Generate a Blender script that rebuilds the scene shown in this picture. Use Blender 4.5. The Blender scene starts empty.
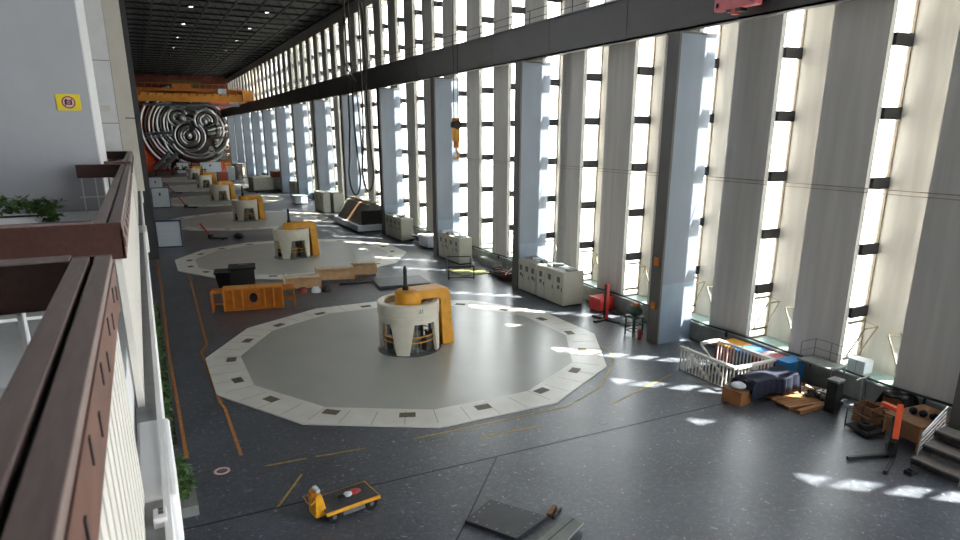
import bpy, bmesh, math, random
from mathutils import Vector, Matrix
random.seed(7)
PI = math.pi
sc = bpy.context.scene
COL = sc.collection.objects
R = math.radians

# ------------------------------------------------------------------ materials
def lin(c):
    return tuple((x/255/12.92 if x/255 <= .04045 else ((x/255+.055)/1.055)**2.4) for x in c) + (1.0,)

def nodes(name):
    m = bpy.data.materials.new(name); m.use_nodes = True
    nt = m.node_tree
    return m, nt, nt.nodes['Principled BSDF']

def mat(name, col, rough=.6, metal=0., var=.12, scale=3., bump=0., stretch=None, spec=None):
    m, nt, b = nodes(name)
    N = nt.nodes.new; L = nt.links.new
    tc = N('ShaderNodeTexCoord'); mp = N('ShaderNodeMapping'); no = N('ShaderNodeTexNoise')
    L(tc.outputs['Object'], mp.inputs['Vector']); L(mp.outputs[0], no.inputs['Vector'])
    if stretch: mp.inputs['Scale'].default_value = stretch
    no.inputs['Scale'].default_value = scale; no.inputs['Detail'].default_value = 5
    ra = N('ShaderNodeValToRGB')
    c = lin(col)
    ra.color_ramp.elements[0].position = .3; ra.color_ramp.elements[1].position = .7
    ra.color_ramp.elements[0].color = tuple(x*(1-var) for x in c[:3])+(1,)
    ra.color_ramp.elements[1].color = tuple(min(1, x*(1+var)) for x in c[:3])+(1,)
    L(no.outputs['Fac'], ra.inputs['Fac']); L(ra.outputs['Color'], b.inputs['Base Color'])
    b.inputs['Roughness'].default_value = rough; b.inputs['Metallic'].default_value = metal
    if spec is not None: b.inputs['Specular IOR Level'].default_value = spec
    if bump:
        bn = N('ShaderNodeBump'); bn.inputs['Strength'].default_value = bump; bn.inputs['Distance'].default_value = .02
        L(no.outputs['Fac'], bn.inputs['Height']); L(bn.outputs[0], b.inputs['Normal'])
    return m

def glow(name, col, s):
    m, nt, b = nodes(name)
    b.inputs['Base Color'].default_value = lin(col)
    b.inputs['Emission Color'].default_value = lin(col); b.inputs['Emission Strength'].default_value = s
    return m

def floor_material():
    m, nt, b = nodes('polished dark stone floor')
    N = nt.nodes.new; L = nt.links.new
    tc = N('ShaderNodeTexCoord')
    big = N('ShaderNodeTexNoise'); big.inputs['Scale'].default_value = .35; big.inputs['Detail'].default_value = 6
    sm = N('ShaderNodeTexNoise'); sm.inputs['Scale'].default_value = 5; sm.inputs['Detail'].default_value = 8; sm.inputs['Roughness'].default_value = .7
    vo = N('ShaderNodeTexVoronoi'); vo.inputs['Scale'].default_value = 2.6; vo.inputs['Randomness'].default_value = 1
    vo2 = N('ShaderNodeTexVoronoi'); vo2.inputs['Scale'].default_value = 6.5
    for n in (big, sm, vo, vo2): L(tc.outputs['Object'], n.inputs['Vector'])
    r1 = N('ShaderNodeValToRGB')
    r1.color_ramp.elements[0].position = .3; r1.color_ramp.elements[0].color = lin((48, 51, 57))
    r1.color_ramp.elements[1].position = .72; r1.color_ramp.elements[1].color = lin((98, 103, 112))
    mx = N('ShaderNodeMix'); mx.data_type = 'FLOAT'; mx.inputs['Factor'].default_value = .5
    L(big.outputs['Fac'], mx.inputs[2]); L(sm.outputs['Fac'], mx.inputs[3]); L(mx.outputs[0], r1.inputs['Fac'])
    def chips(v, lo, hi):
        r = N('ShaderNodeValToRGB'); r.color_ramp.elements[0].position = lo; r.color_ramp.elements[0].color = (1, 1, 1, 1)
        r.color_ramp.elements[1].position = hi; r.color_ramp.elements[1].color = (0, 0, 0, 1)
        L(v.outputs['Distance'], r.inputs['Fac'])
        # keep only some of the cells
        t = N('ShaderNodeMath'); t.operation = 'GREATER_THAN'; t.inputs[1].default_value = .72
        sep = N('ShaderNodeSeparateColor'); L(v.outputs['Color'], sep.inputs[0]); L(sep.outputs[0], t.inputs[0])
        p = N('ShaderNodeMath'); p.operation = 'MULTIPLY'; L(r.outputs['Color'], p.inputs[0]); L(t.outputs[0], p.inputs[1])
        return p
    a = chips(vo, .07, .15); c = chips(vo2, .12, .26)
    ad = N('ShaderNodeMath'); ad.operation = 'MAXIMUM'; L(a.outputs[0], ad.inputs[0]); L(c.outputs[0], ad.inputs[1])
    wp = N('ShaderNodeTexNoise'); wp.inputs['Scale'].default_value = 3.; L(tc.outputs['Object'], wp.inputs['Vector'])
    wv = N('ShaderNodeVectorMath'); wv.operation = 'MULTIPLY_ADD'; wv.inputs[1].default_value = (.5, .5, 0)
    L(wp.outputs['Color'], wv.inputs[0]); L(tc.outputs['Object'], wv.inputs[2])
    for q_ in (vo, vo2): L(wv.outputs[0], q_.inputs['Vector'])
    fn = N('ShaderNodeTexNoise'); fn.inputs['Scale'].default_value = 7.5; fn.inputs['Detail'].default_value = 7; fn.inputs['Roughness'].default_value = .75
    L(wv.outputs[0], fn.inputs['Vector'])
    fr = N('ShaderNodeMapRange'); fr.inputs['From Min'].default_value = .53; fr.inputs['From Max'].default_value = .66; fr.inputs['To Max'].default_value = .55
    L(fn.outputs['Fac'], fr.inputs['Value'])
    am = N('ShaderNodeMath'); am.operation = 'MAXIMUM'; L(ad.outputs[0], am.inputs[0]); L(fr.outputs[0], am.inputs[1]); ad = am
    mu = N('ShaderNodeMath'); mu.operation = 'MULTIPLY'; mu.inputs[1].default_value = .62; L(ad.outputs[0], mu.inputs[0])
    mc = N('ShaderNodeMix'); mc.data_type = 'RGBA'
    L(mu.outputs[0], mc.inputs['Factor']); L(r1.outputs['Color'], mc.inputs[6]); mc.inputs[7].default_value = lin((168, 172, 176))
    L(mc.outputs[2], b.inputs['Base Color'])
    rr = N('ShaderNodeMapRange'); rr.inputs['To Min'].default_value = .22; rr.inputs['To Max'].default_value = .48
    L(sm.outputs['Fac'], rr.inputs['Value']); L(rr.outputs[0], b.inputs['Roughness'])
    return m

def glass_material():
    m = bpy.data.materials.new('window glass'); m.use_nodes = True
    nt = m.node_tree; nt.nodes.clear(); N = nt.nodes.new; L = nt.links.new
    o = N('ShaderNodeOutputMaterial'); t = N('ShaderNodeBsdfTransparent'); g = N('ShaderNodeBsdfGlossy')
    g.inputs['Roughness'].default_value = .08
    t.inputs['Color'].default_value = (.93, .94, .93, 1)
    mx = N('ShaderNodeMixShader'); mx.inputs[0].default_value = .05
    L(t.outputs[0], mx.inputs[1]); L(g.outputs[0], mx.inputs[2]); L(mx.outputs[0], o.inputs[0])
    return m

M = dict(
    floor=floor_material(), glass=glass_material(),
    concrete=mat('board marked concrete', (192, 188, 182), .85, var=.10, scale=.9, bump=.15, stretch=(3, 3, .25)),
    ledge=mat('ledge concrete', (128, 132, 128), .8, var=.18, scale=2.),
    sill=mat('green grey sill paint', (150, 172, 168), .5, var=.12, scale=3),
    frame=mat('weathered window frame', (142, 128, 110), .6, var=.2, scale=6),
    spandrel=mat('dark spandrel metal', (38, 38, 40), .6, var=.15),
    column=mat('blue grey steel paint', (122, 131, 143), .5, var=.06, scale=1.2, stretch=(1, 1, .3)),
    column_low=mat('pale blue steel paint', (130, 145, 162), .5, var=.08, scale=1.2),
    girder=mat('dark grey girder and column shade', (84, 82, 79), .6, var=.08, scale=.6),
    black=mat('black metal', (22, 22, 24), .5, var=.2),
    rubber=mat('black rubber', (18, 18, 18), .85, var=.2),
    steel=mat('grey steel', (120, 122, 125), .4, .6, var=.15, scale=5),
    bright=mat('bright brushed metal', (170, 170, 172), .3, .9, var=.2, scale=6),
    darkmetal=mat('dark weathered metal', (70, 66, 62), .42, .8, var=.3, scale=5),
    ceiling=mat('black ceiling panel', (66, 69, 71), .9, var=.2, scale=.4),
    truss=mat('black truss paint', (16, 16, 17), .8, var=.15),
    ring=mat('pale stone tile', (218, 216, 208), .36, var=.06, scale=1.4),
    disc=mat('grey painted cover', (166, 167, 161), .3, var=.05, scale=.5),
    cream=mat('cream enamel', (214, 208, 190), .42, var=.06, scale=2.5),
    orange=mat('amber orange enamel', (222, 158, 50), .42, var=.12, scale=3),
    orange_dull=mat('dull orange steel paint', (186, 106, 24), .55, var=.18, scale=2.5),
    crane=mat('crane orange paint', (208, 134, 36), .5, var=.15, scale=1.),
    yellow=mat('truck yellow paint', (224, 160, 30), .45, var=.18, scale=5),
    line=mat('orange floor line paint', (182, 118, 54), .6, var=.2, scale=4),
    line_y=mat('faded yellow floor line paint', (166, 140, 66), .6, var=.3, scale=5),
    seam=mat('dark floor joint', (24, 26, 30), .5, var=.2),
    grate=mat('bronze grate', (96, 84, 68), .6, var=.3, scale=14),
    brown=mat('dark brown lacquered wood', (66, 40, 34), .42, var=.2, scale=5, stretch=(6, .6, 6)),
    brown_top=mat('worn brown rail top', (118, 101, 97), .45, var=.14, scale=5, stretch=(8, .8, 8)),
    rust=mat('red brown rail edge', (98, 68, 58), .5, var=.3, scale=4, stretch=(3, 1, 3)),
    white=mat('white paint', (216, 216, 216), .6, var=.04, scale=2),
    offwhite=mat('off white painted slats', (208, 204, 196), .55, var=.05, scale=3),
    beige=mat('beige cladding', (200, 194, 182), .6, var=.05, scale=2),
    wallgrey=mat('light grey plaster', (164, 165, 169), .75, var=.03, scale=1.2),
    darkwall=mat('dark grey wall', (62, 62, 62), .8, var=.12, scale=.5),
    deck=mat('pale deck tile', (206, 208, 208), .4, var=.08, scale=3),
    stripgrey=mat('grey ledge screed', (132, 134, 137), .7, var=.1, scale=6),
    red=mat('signal red paint', (186, 44, 36), .5, var=.15, scale=4),
    red_orange=mat('red orange paint', (222, 82, 36), .5, var=.12, scale=4),
    muralred=mat('orange red mosaic', (206, 70, 32), .6, var=.25, scale=2.5),
    muraldark=mat('brown orange upper wall', (88, 38, 22), .7, var=.25, scale=1.),
    olive=mat('olive brown panel', (88, 66, 30), .7, var=.2, scale=1.),
    leaf=mat('dark green leaf', (62, 98, 48), .55, var=.4, scale=9),
    leaf_l=mat('fresh green leaf', (92, 118, 58), .55, var=.3, scale=9),
    soil=mat('dark soil', (46, 38, 30), .9, var=.3, scale=9),
    cabinet=mat('grey green cabinet enamel', (168, 168, 154), .5, var=.06, scale=2),
    dial=mat('dark instrument face', (72, 75, 72), .4, var=.2),
    bluepaint=mat('dark blue frame paint', (34, 62, 98), .5, var=.1),
    panelwhite=mat('pale board', (206, 212, 218), .5, var=.04),
    wood=mat('raw brown timber', (160, 112, 70), .7, var=.2, scale=4, stretch=(1, 8, 8)),
    wood_d=mat('worn brown timber', (120, 80, 46), .7, var=.25, scale=4, stretch=(1, 8, 8)),
    carton=mat('brown cardboard', (150, 98, 56), .8, var=.1, scale=4),
    tan=mat('tan wrapped segment', (184, 148, 108), .6, var=.14, scale=4),
    tan_pale=mat('pale tan lid', (190, 172, 146), .6, var=.12, scale=4),
    navy=mat('navy cloth', (20, 26, 48), .85, var=.25, scale=4, bump=.4),
    blackcloth=mat('black cloth', (24, 24, 26), .8, var=.3, scale=4, bump=.4),
    blue=mat('bright blue paint', (52, 138, 206), .5, var=.1, scale=4),
    pink=mat('faded red pink', (216, 104, 110), .5, var=.1, scale=4),
    yelloworange=mat('yellow orange board', (240, 172, 60), .5, var=.12, scale=2),
    darkred=mat('dark red board', (128, 36, 32), .5, var=.12, scale=3),
    limegreen=mat('dull yellow green mat', (112, 114, 66), .7, var=.25, scale=3),
    green=mat('dark green enamel', (40, 66, 50), .5, var=.2),
    signyellow=mat('sign yellow', (226, 206, 40), .5, var=.03),
    signdark=mat('sign dark violet', (58, 40, 62), .5, var=.05),
    signpink=mat('sign pale pink', (222, 186, 180), .5, var=.05),
    signred=mat('sign ring maroon', (150, 60, 70), .5, var=.05),
    ground=mat('bright outdoor paving', (190, 188, 180), .9, var=.1, scale=.3),
    hatch=mat('dark hatch plate', (44, 46, 52), .42, var=.25, scale=2.5),
    lamp=glow('lamp diffuser', (255, 244, 226), 5.0),
    slat=mat('grey weathered slats', (136, 134, 124), .6, var=.25, scale=3, stretch=(1, 8, 1)), tan_d=mat('rusty panel', (140, 112, 88), .6, var=.3, scale=3),
    truckdeck=mat('worn dark deck plate', (62, 62, 64), .6, var=.25, scale=4), tread=mat('worn step tread', (104, 98, 94), .7, var=.15, scale=4),
    rope=mat('dark wire rope', (60, 56, 52), .6, .3, var=.2),
    pipe_red=mat('red brown pipe', (150, 64, 50), .5, var=.2),
)

# ------------------------------------------------------------------ mesh building
class MB:
    def __init__(s): s.v = []; s.f = []; s.m = []; s.mats = []
    def mi(s, m):
        m = M[m]
        if m not in s.mats: s.mats.append(m)
        return s.mats.index(m)
    def add(s, vs, fs, m):
        n = len(s.v); s.v += [tuple(v) for v in vs]; k = s.mi(m)
        for f in fs: s.f.append([i+n for i in f]); s.m.append(k)
        return s
    def box(s, x0, x1, y0, y1, z0, z1, m, T=None):
        vs = [Vector((x, y, z)) for z in (z0, z1) for y in (y0, y1) for x in (x0, x1)]
        if T: vs = [T @ v for v in vs]
        return s.add(vs, [(0, 2, 3, 1), (4, 5, 7, 6), (0, 1, 5, 4), (1, 3, 7, 5), (3, 2, 6, 7), (2, 0, 4, 6)], m)
    def prism(s, poly, z0, z1, m, T=None):      # polygon in XY extruded along Z
        n = len(poly)
        vs = [Vector((p[0], p[1], z0)) for p in poly]+[Vector((p[0], p[1], z1)) for p in poly]
        if T: vs = [T @ v for v in vs]
        return s.add(vs, [tuple(range(n-1, -1, -1)), tuple(range(n, 2*n))]+[(i, (i+1) % n, n+(i+1) % n, n+i) for i in range(n)], m)
    def ring(s, po, pi, z0, z1, m):
        n = len(po)
        vs = [(p[0], p[1], z) for z in (z0, z1) for P in (po, pi) for p in P]
        f = []
        for i in range(n):
            j = (i+1) % n
            f += [(i, j, 2*n+j, 2*n+i), (n+j, n+i, 3*n+i, 3*n+j), (2*n+i, 2*n+j, 3*n+j, 3*n+i), (j, i, n+i, n+j)]
        return s.add(vs, f, m)
    def tube(s, pts, r, m, n=8, closed=False):
        pts = [Vector(p) for p in pts]; vs = []; fs = []; k = len(pts)
        rr = r if isinstance(r, (list, tuple)) else [r]*k
        up = None
        for i, p in enumerate(pts):
            a = pts[i-1] if (i or closed) else p; b = pts[(i+1) % k] if (i < k-1 or closed) else p
            d = (b-a).normalized() if (b-a).length > 1e-9 else Vector((0, 0, 1))
            if up is None: up = Vector((0, 0, 1)) if abs(d.z) < .9 else Vector((1, 0, 0))
            x = d.cross(up).normalized(); y = x.cross(d).normalized(); up = y
            for q in range(n):
                t = 2*PI*q/n; vs.append(p+x*math.cos(t)*rr[i]+y*math.sin(t)*rr[i])
        for i in range(k if closed else k-1):
            j = (i+1) % k
            for q in range(n):
                w = (q+1) % n; fs.append((i*n+q, i*n+w, j*n+w, j*n+q))
        if not closed: fs += [tuple(range(n-1, -1, -1)), tuple(range((k-1)*n, k*n))]
        return s.add(vs, fs, m)
    def bar(s, a, b, w, h, m):                   # square bar from a to b
        a = Vector(a); b = Vector(b); d = (b-a)
        l = d.length; d.normalize()
        up = Vector((0, 0, 1)) if abs(d.z) < .95 else Vector((0, 1, 0))
        x = d.cross(up).normalized(); y = x.cross(d)
        vs = [p+x*sx*w/2+y*sy*h/2 for p in (a, b) for sy in (-1, 1) for sx in (-1, 1)]
        return s.add(vs, [(0, 1, 3, 2), (4, 6, 7, 5), (0, 4, 5, 1), (1, 5, 7, 3), (3, 7, 6, 2), (2, 6, 4, 0)], m)
    def lathe(s, prof, m, n=32, c=(0, 0, 0), a0=0, a1=2*PI):
        full = abs(a1-a0-2*PI) < 1e-6; k = len(prof); cnt = n if full else n+1
        vs = []; fs = []
        for i in range(cnt):
            t = a0+(a1-a0)*i/n
            vs += [(c[0]+r*math.cos(t), c[1]+r*math.sin(t), c[2]+z) for r, z in prof]
        for i in range(n):
            j = (i+1) % cnt
            for q in range(k-1): fs.append((i*k+q, j*k+q, j*k+q+1, i*k+q+1))
        return s.add(vs, fs, m)
    def sphere(s, c, r, m, n=14, sz=1.):
        prof = [(max(1e-4, r*math.cos(-PI/2+PI*i/8)), r*sz*math.sin(-PI/2+PI*i/8)) for i in range(9)]
        return s.lathe(prof, m, n, c)
    def build(s, name, parent=None, loc=None, smooth=False, bevel=0):
        me = bpy.data.meshes.new(name); me.from_pydata(s.v, [], s.f)
        for m in s.mats: me.materials.append(m)
        me.polygons.foreach_set('material_index', s.m)
        bm = bmesh.new(); bm.from_mesh(me); bmesh.ops.remove_doubles(bm, verts=bm.verts, dist=1e-5)
        bmesh.ops.recalc_face_normals(bm, faces=bm.faces); bm.to_mesh(me); bm.free()
        if smooth:
            me.polygons.foreach_set('use_smooth', [True]*len(me.polygons))
            me.set_sharp_from_angle(angle=R(38))
        o = bpy.data.objects.new(name, me); COL.link(o)
        if parent: o.parent = parent
        if loc is not None: o.location = loc
        if bevel:
            b = o.modifiers.new('bevel', 'BEVEL'); b.width = bevel; b.segments = 2; b.limit_method = 'ANGLE'
        return o

def tag(o, label, cat, group=None, kind=None):
    o['label'] = label; o['category'] = cat
    if group: o['group'] = group
    if kind: o['kind'] = kind
    return o
def thing(name, label, cat, loc=(0, 0, 0), rz=0, group=None):
    o = bpy.data.objects.new(name, None); COL.link(o); o.empty_display_size = .2
    o.location = loc; o.rotation_euler = (0, 0, rz)
    return tag(o, label, cat, group)
def struct(o): o['kind'] = 'structure'; return o
def copy_tree(o, parent=None):
    c = o.copy(); COL.link(c)
    if parent: c.parent = parent
    for ch in list(o.children): copy_tree(ch, c)
    return c
def dup(o, loc, label, rz=None):
    c = copy_tree(o); c.location = loc; c['label'] = label
    if rz is not None: c.rotation_euler = (0, 0, rz)
    return c
def rotz(a, c=(0, 0, 0)): return Matrix.Translation(c) @ Matrix.Rotation(a, 4, 'Z')
ORD = ['nearest', 'second', 'third', 'fourth', 'fifth', 'sixth', 'seventh', 'eighth', 'ninth', 'tenth', 'eleventh', 'twelfth', 'thirteenth', 'fourteenth', 'fifteenth']

# ------------------------------------------------------------------ hall shell
Y_END, Z_TOP, XR = 203., 25.5, 24.0
PITCH, P0, PW = 4.56, 11.15, 2.27
KS = range(-3, 42)
f = MB()
hx0, hx1, hy0, hy1 = 20.25, 22.15, 17.45, 20.2      # stair opening
for x0, x1, y0, y1 in ((-12, hx0, -14, Y_END), (hx1, 25.5, -14, Y_END), (hx0, hx1, -14, hy0), (hx0, hx1, hy1, Y_END)):
    f.box(x0, x1, y0, y1, -.3, 0, 'floor')
FLOOR = struct(f.build('floor'))
w = MB().box(hx0-.1, hx0, hy0-.1, hy1+.1, -3, -.3, 'ledge').box(hx1, hx1+.1, hy0-.1, hy1+.1, -3, -.3, 'ledge')
w.box(hx0, hx1, hy0-.1, hy0, -3, -.3, 'ledge').box(hx0, hx1, hy1, hy1+.1, -3, -.3, 'ledge').box(hx0, hx1, hy0, hy1, -3.1, -3, 'ledge')
struct(w.build('trim_1'))
s = MB()
for i in range(8): s.box(hx0+.05, hx1-.05, hy1-.3-(i+1)*.3, hy1-.3-i*.3, -3+.0, -.25-i*.3, 'steel')
struct(s.build('trim_2'))

# painted lines, joints and small lids are part of the floor's finish
def line_part(name, pts, wd, m, lab=None):
    b = MB()
    P = [Vector((x, y, 0)) for x, y in pts]
    L_, R_ = [], []
    for i, p in enumerate(P):
        d = ((P[min(i+1, len(P)-1)]-p).normalized()+(p-P[max(i-1, 0)]).normalized()).normalized()
        n = Vector((-d.y, d.x, 0))*wd/2; L_.append(p+n); R_.append(p-n)
    vs = []
    for a, c in zip(L_, R_): vs += [(a.x, a.y, 0), (c.x, c.y, 0), (a.x, a.y, .006), (c.x, c.y, .006)]
    fs = []
    for i in range(len(P)-1):
        o = i*4; fs += [(o+2, o+3, o+7, o+6), (o, o+4, o+5, o+1), (o, o+2, o+6, o+4), (o+1, o+5, o+7, o+3)]
    b.add(vs, fs, m); o = b.build(name, FLOOR)
    if lab: o['label'] = lab
line_part('painted_line', [(2.35, 60), (2.11, 46.6), (1.84, 33.5), (1.48, 32.4), (1.62, 25.4), (1.72, 24.9), (1.75, 20.6)], .11, 'line', 'orange floor line beside the first disc')
line_part('painted_line', [(.3, 60), (.22, 46), (.1, 33.2), (.17, 21.1)], .12, 'line', 'orange floor line along the gallery')
for pts in ([(2.32, 19.52), (3.6, 19.45)], [(3.9, 19.43), (5.51, 19.28)], [(2.24, 16.93), (3.24, 18.49)],
            [(7.17, 19.2), (13.4, 19.15), (15.6, 20.1), (18.2, 22.45), (19.0, 23.8), (19.3, 26.5), (18.9, 29)], [(9.25, 18.3), (11.58, 18.15)], [(15.07, 18.57), (19.44, 20.03)]):
    line_part('painted_line', pts, .07, 'line_y', 'thin yellow floor line')
line_part('floor_joint', [(-1, 16.95), (24, 16.6)], .05, 'seam')
line_part('floor_joint', [(3.9, 11), (6.54, 13.83), (9.1, 16.8)], .05, 'seam')
for x, y in ((1.3, 24.5), (.95, 27.2), (1.2, 32), (1.0, 37), (1.3, 42), (7.2, 17.6), (9.05, 17.7), (13.7, 17.3), (1.6, 18.2)):
    MB().box(x-.12, x+.12, y-.09, y+.09, 0, .008, 'steel').build('floor_lid', FLOOR)
mh = MB().lathe([(.16, 0), (.16, .012), (.24, .012), (.24, 0)], 'signpink', 24, (1.08, 19.79, 0)).lathe([(.0001, .01), (.1, .01), (.1, 0)], 'steel', 16, (1.08, 19.79, 0))
mh.build('manhole_ring', FLOOR)

# right wall: folded concrete, front panels and set-back panels with glass slits between
w = MB()
for k in KS:
    y0 = P0+PITCH*k; y1 = y0+PW; y2 = y0+PITCH
    w.box(XR, XR+.25, y0, y1, .9, 23.2, 'concrete')
    w.box(25.25, 25.5, y1-.08, y2+.08, .9, 23.2, 'concrete')
    w.box(XR+.24, 25.26, y1-.04, y1+.04, 15.3, 15.9, 'concrete'); w.box(XR+.24, 25.26, y2-.04, y2+.04, 15.3, 15.9, 'concrete')
ya, yb = P0+PITCH*KS[0], P0+PITCH*(KS[-1]+1)
w.box(XR, 25.5, ya, yb, 23.2, Z_TOP, 'concrete')
WR = struct(w.build('wall_right'))
l = MB().box(23.92, 25.5, ya, yb, 0, .86, 'ledge').box(23.95, 25.25, ya, yb, .86, .9, 'sill')
struct(l.build('trim_3'))
# cable and pipes along the wall
c = MB().tube([(23.94, ya, 8.05), (23.94, 200, 8.05)], .018, 'frame', 6).tube([(23.94, ya, 7.9), (23.94, 200, 7.9)], .014, 'frame', 6)
tag(c.build('wall_cable'), 'pair of thin cables running along the concrete wall panels', 'cable')
c = MB()
c.tube([(23.87, ya+i*4.56/2, .93+(.05 if i % 2 else .1)) for i in range(0, 88)], .05, 'black', 8)
for i in range(0, 44): c.box(23.83, 23.92, ya+i*4.56+1, ya+i*4.56+1.06, .7, .95, 'black')
tag(c.build('ledge_pipe'), 'black hose pipe running along the front edge of the window ledge', 'pipe')

# windows : tall glazed slits, copied along the wall
def make_window(z0, z1, bars, casement, side):
    r = bpy.data.objects.new('window_1', None); COL.link(r); r['kind'] = 'structure'
    b = MB()
    X0, X1 = XR+.25, 25.25
    b.box(X1-.05, X1, -.04, .04, z0, z1, 'frame')
    b.box(X0, X1, -.05, .05, z0, z0+.08, 'frame'); b.box(X0, X1, -.05, .05, z1-.08, z1, 'frame')
    b.build('window_frame', r)
    MB().box(X0+.003, X1-.04, -.008, .008, z0+.06, z1-.06, 'glass').build('pane', r)
    for z in bars: MB().box(X0-.0, X1-.0, -.07, .07, z, z+.43, 'spandrel').build('spandrel', r)
    if casement:
        h = 1.35; zb = 1.35; d = -.62 if side < 0 else .62
        c = MB(); a0, a1 = X0+.1, X1-.1
        A, B, C_, D = (a0, -.02, zb), (a1, -.02, zb), (a1, d, zb+h), (a0, d, zb+h)
        for p, q in ((A, B), (B, C_), (C_, D), (D, A)): c.bar(p, q, .05, .05, 'frame')
        cs = c.build('casement', r)
        g = MB(); g.add([A, B, C_, D, (a0, -.008, zb), (a1, -.008, zb), (a1, d+.012, zb+h), (a0, d+.012, zb+h)],
                        [(0, 1, 2, 3), (7, 6, 5, 4), (0, 4, 5, 1), (1, 5, 6, 2), (2, 6, 7, 3), (3, 7, 4, 0)], 'glass')
        g.build('casement_glass', cs)
        st = MB().bar((a1, -.02, zb+h+.1), (a1, d, zb+h), .02, .02, 'frame').bar((a0, -.02, zb+h+.1), (a0, d, zb+h), .02, .02, 'frame')
        st.build('casement_stay', cs)
        t = MB().box(X0, X1, -.05, .05, zb-.1, zb, 'frame').box(X0, X1, -.05, .05, zb+h+.05, zb+h+.15, 'frame'); t.build('transom', r)
    return r
lowA = make_window(.9, 15.3, [3.0+2.5*i for i in range(5)], True, -1)
lowB = make_window(.9, 15.3, [3.0+2.5*i for i in range(5)], True, 1)
upA = make_window(15.85, 23.2, [18.0, 20.5], False, -1)
protos = [lowA, lowB, upA]
n = 1; first = {}
for k in KS:
    y1 = P0+PITCH*k+PW; y2 = P0+PITCH*(k+1)
    for pr, y in ((lowA, y2-.06), (lowB, y1+.06), (upA, y2-.06), (upA, y1+.06)):
        if pr in first: o = copy_tree(pr)
        else: o = pr; first[pr] = 1
        o.location = (0, y, 0); o.name = 'window_%d' % n; n += 1

# steel columns
CP = 13.68
for k in range(-1, 13):
    y = 23.52+CP*k
    t = thing('steel_column', '', 'column', (21.6, y, 0), 0, 'steel columns in front of the window wall')
    t['label'] = ('blue-grey steel column nearest of those in view, right of the stair railing' if k == 0 else
                  'blue-grey steel column at the right picture edge behind the metal steps' if k == -1 else
                  'blue-grey steel column holding the crane girder, %s counted from the nearest' % ORD[k])
    b = MB()
    b.box(0, .12, 0, .72, 0, 14.3, 'girder')  # face towards the hall in dark grey, its shade put into the colour
    b.box(.12, 2.18, 0, .06, 3.0, 14.3, 'column').box(.12, 2.18, 0, .06, 0, 3.0, 'column_low')
    b.box(.12, 2.18, .66, .72, 0, 14.3, 'column').box(2.12, 2.18, .06, .66, 0, 14.3, 'column')
    b.build('shaft', t)
    MB().box(-.04, 2.19, -.04, .76, 14.2, 14.28, 'girder').build('cap', t)
    if k == 0:
        MB().box(-.07, 0, .2, .5, 3.9, 4.3, 'orange_dull').build('wall_box', t)
        MB().box(-.07, 0, .2, .5, 1.75, 2.1, 'orange_dull').build('wall_box', t)
    if k == -1: t.location = (22.15, y-.1, 0); t.scale = (.74, 1, 1)

t = thing('crane_girder', 'long dark grey crane girder running along the column tops', 'girder', (21.6, 0, 14.3))
g = MB().box(0, .1, -8, 200.5, 0, 1.9, 'girder').box(0, .5, -8, 200.5, 0, .08, 'girder').box(0, .9, -8, 200.5, 1.82, 1.9, 'girder').box(.8, .9, -8, 200.5, .08, 1.82, 'girder')
for i in range(30): g.box(-.015, 0, -7+i*6.84, -6.96+i*6.84, .02, 1.88, 'girder')
g.build('beam', t)
MB().box(.3, .5, -8, 200.5, 1.9, 2.05, 'steel').build('crane_rail', t)
h = MB()
for z in (16.75, 17.2): h.tube([(22.42, -8, z), (22.42, 200, z)], .02, 'black', 6)
for i in range(91): h.box(22.4, 22.44, -8+i*2.28, -7.96+i*2.28, 16.2, 17.2, 'black')
tag(h.build('girder_handrail'), 'thin black handrail along the top of the crane girder', 'handrail')

# ceiling with space frame
c = MB().box(-12, 25.5, -14, Y_END, Z_TOP, Z_TOP+.3, 'ceiling')
CE = struct(c.build('ceiling'))
b = MB()
for i in range(12): b.box(-8+i*2.9-.1, -8+i*2.9+.1, -8, Y_END-.1, Z_TOP-1.0, Z_TOP-.8, 'truss')
for i in range(46): b.box(-8, 23.9, -7+i*4.56-.1, -7+i*4.56+.1, Z_TOP-.8, Z_TOP-.6, 'truss')
for i in range(11):
    for j in range(45):
        x, y = -8+i*2.9, -7+j*4.56
        b.bar((x, y, Z_TOP-.9), (x+1.45, y+2.28, Z_TOP-.05), .07, .07, 'truss').bar((x+2.9, y+4.56, Z_TOP-.9), (x+1.45, y+2.28, Z_TOP-.05), .07, .07, 'truss')
b.build('roof_truss', CE)
lp = thing('ceiling_lamp', '', 'lamp', (0, 0, 0), 0, 'round ceiling lamps in the roof truss')
MB().lathe([(.0001, .3), (.22, .3), (.34, 0), (.3, 0), (.2, .22), (.0001, .22)], 'black', 16).build('housing', lp)
MB().lathe([(.0001, .05), (.29, .05), (.29, .08), (.0001, .08)], 'lamp', 16).build('diffuser', lp)
n = 0
for row, X in (('left', 7.6), ('right', 16.2)):
    for i in range(12):
        y = 189.2-i*14.2
        loc = (X, y, Z_TOP-1.3)
        lab = 'round lamp in the %s row of the dark ceiling, %s from the far wall' % (row, (['first']+ORD[1:])[i])
        if n == 0: lp.location = loc; lp['label'] = lab
        else: dup(lp, loc, lab)
        n += 1

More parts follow.
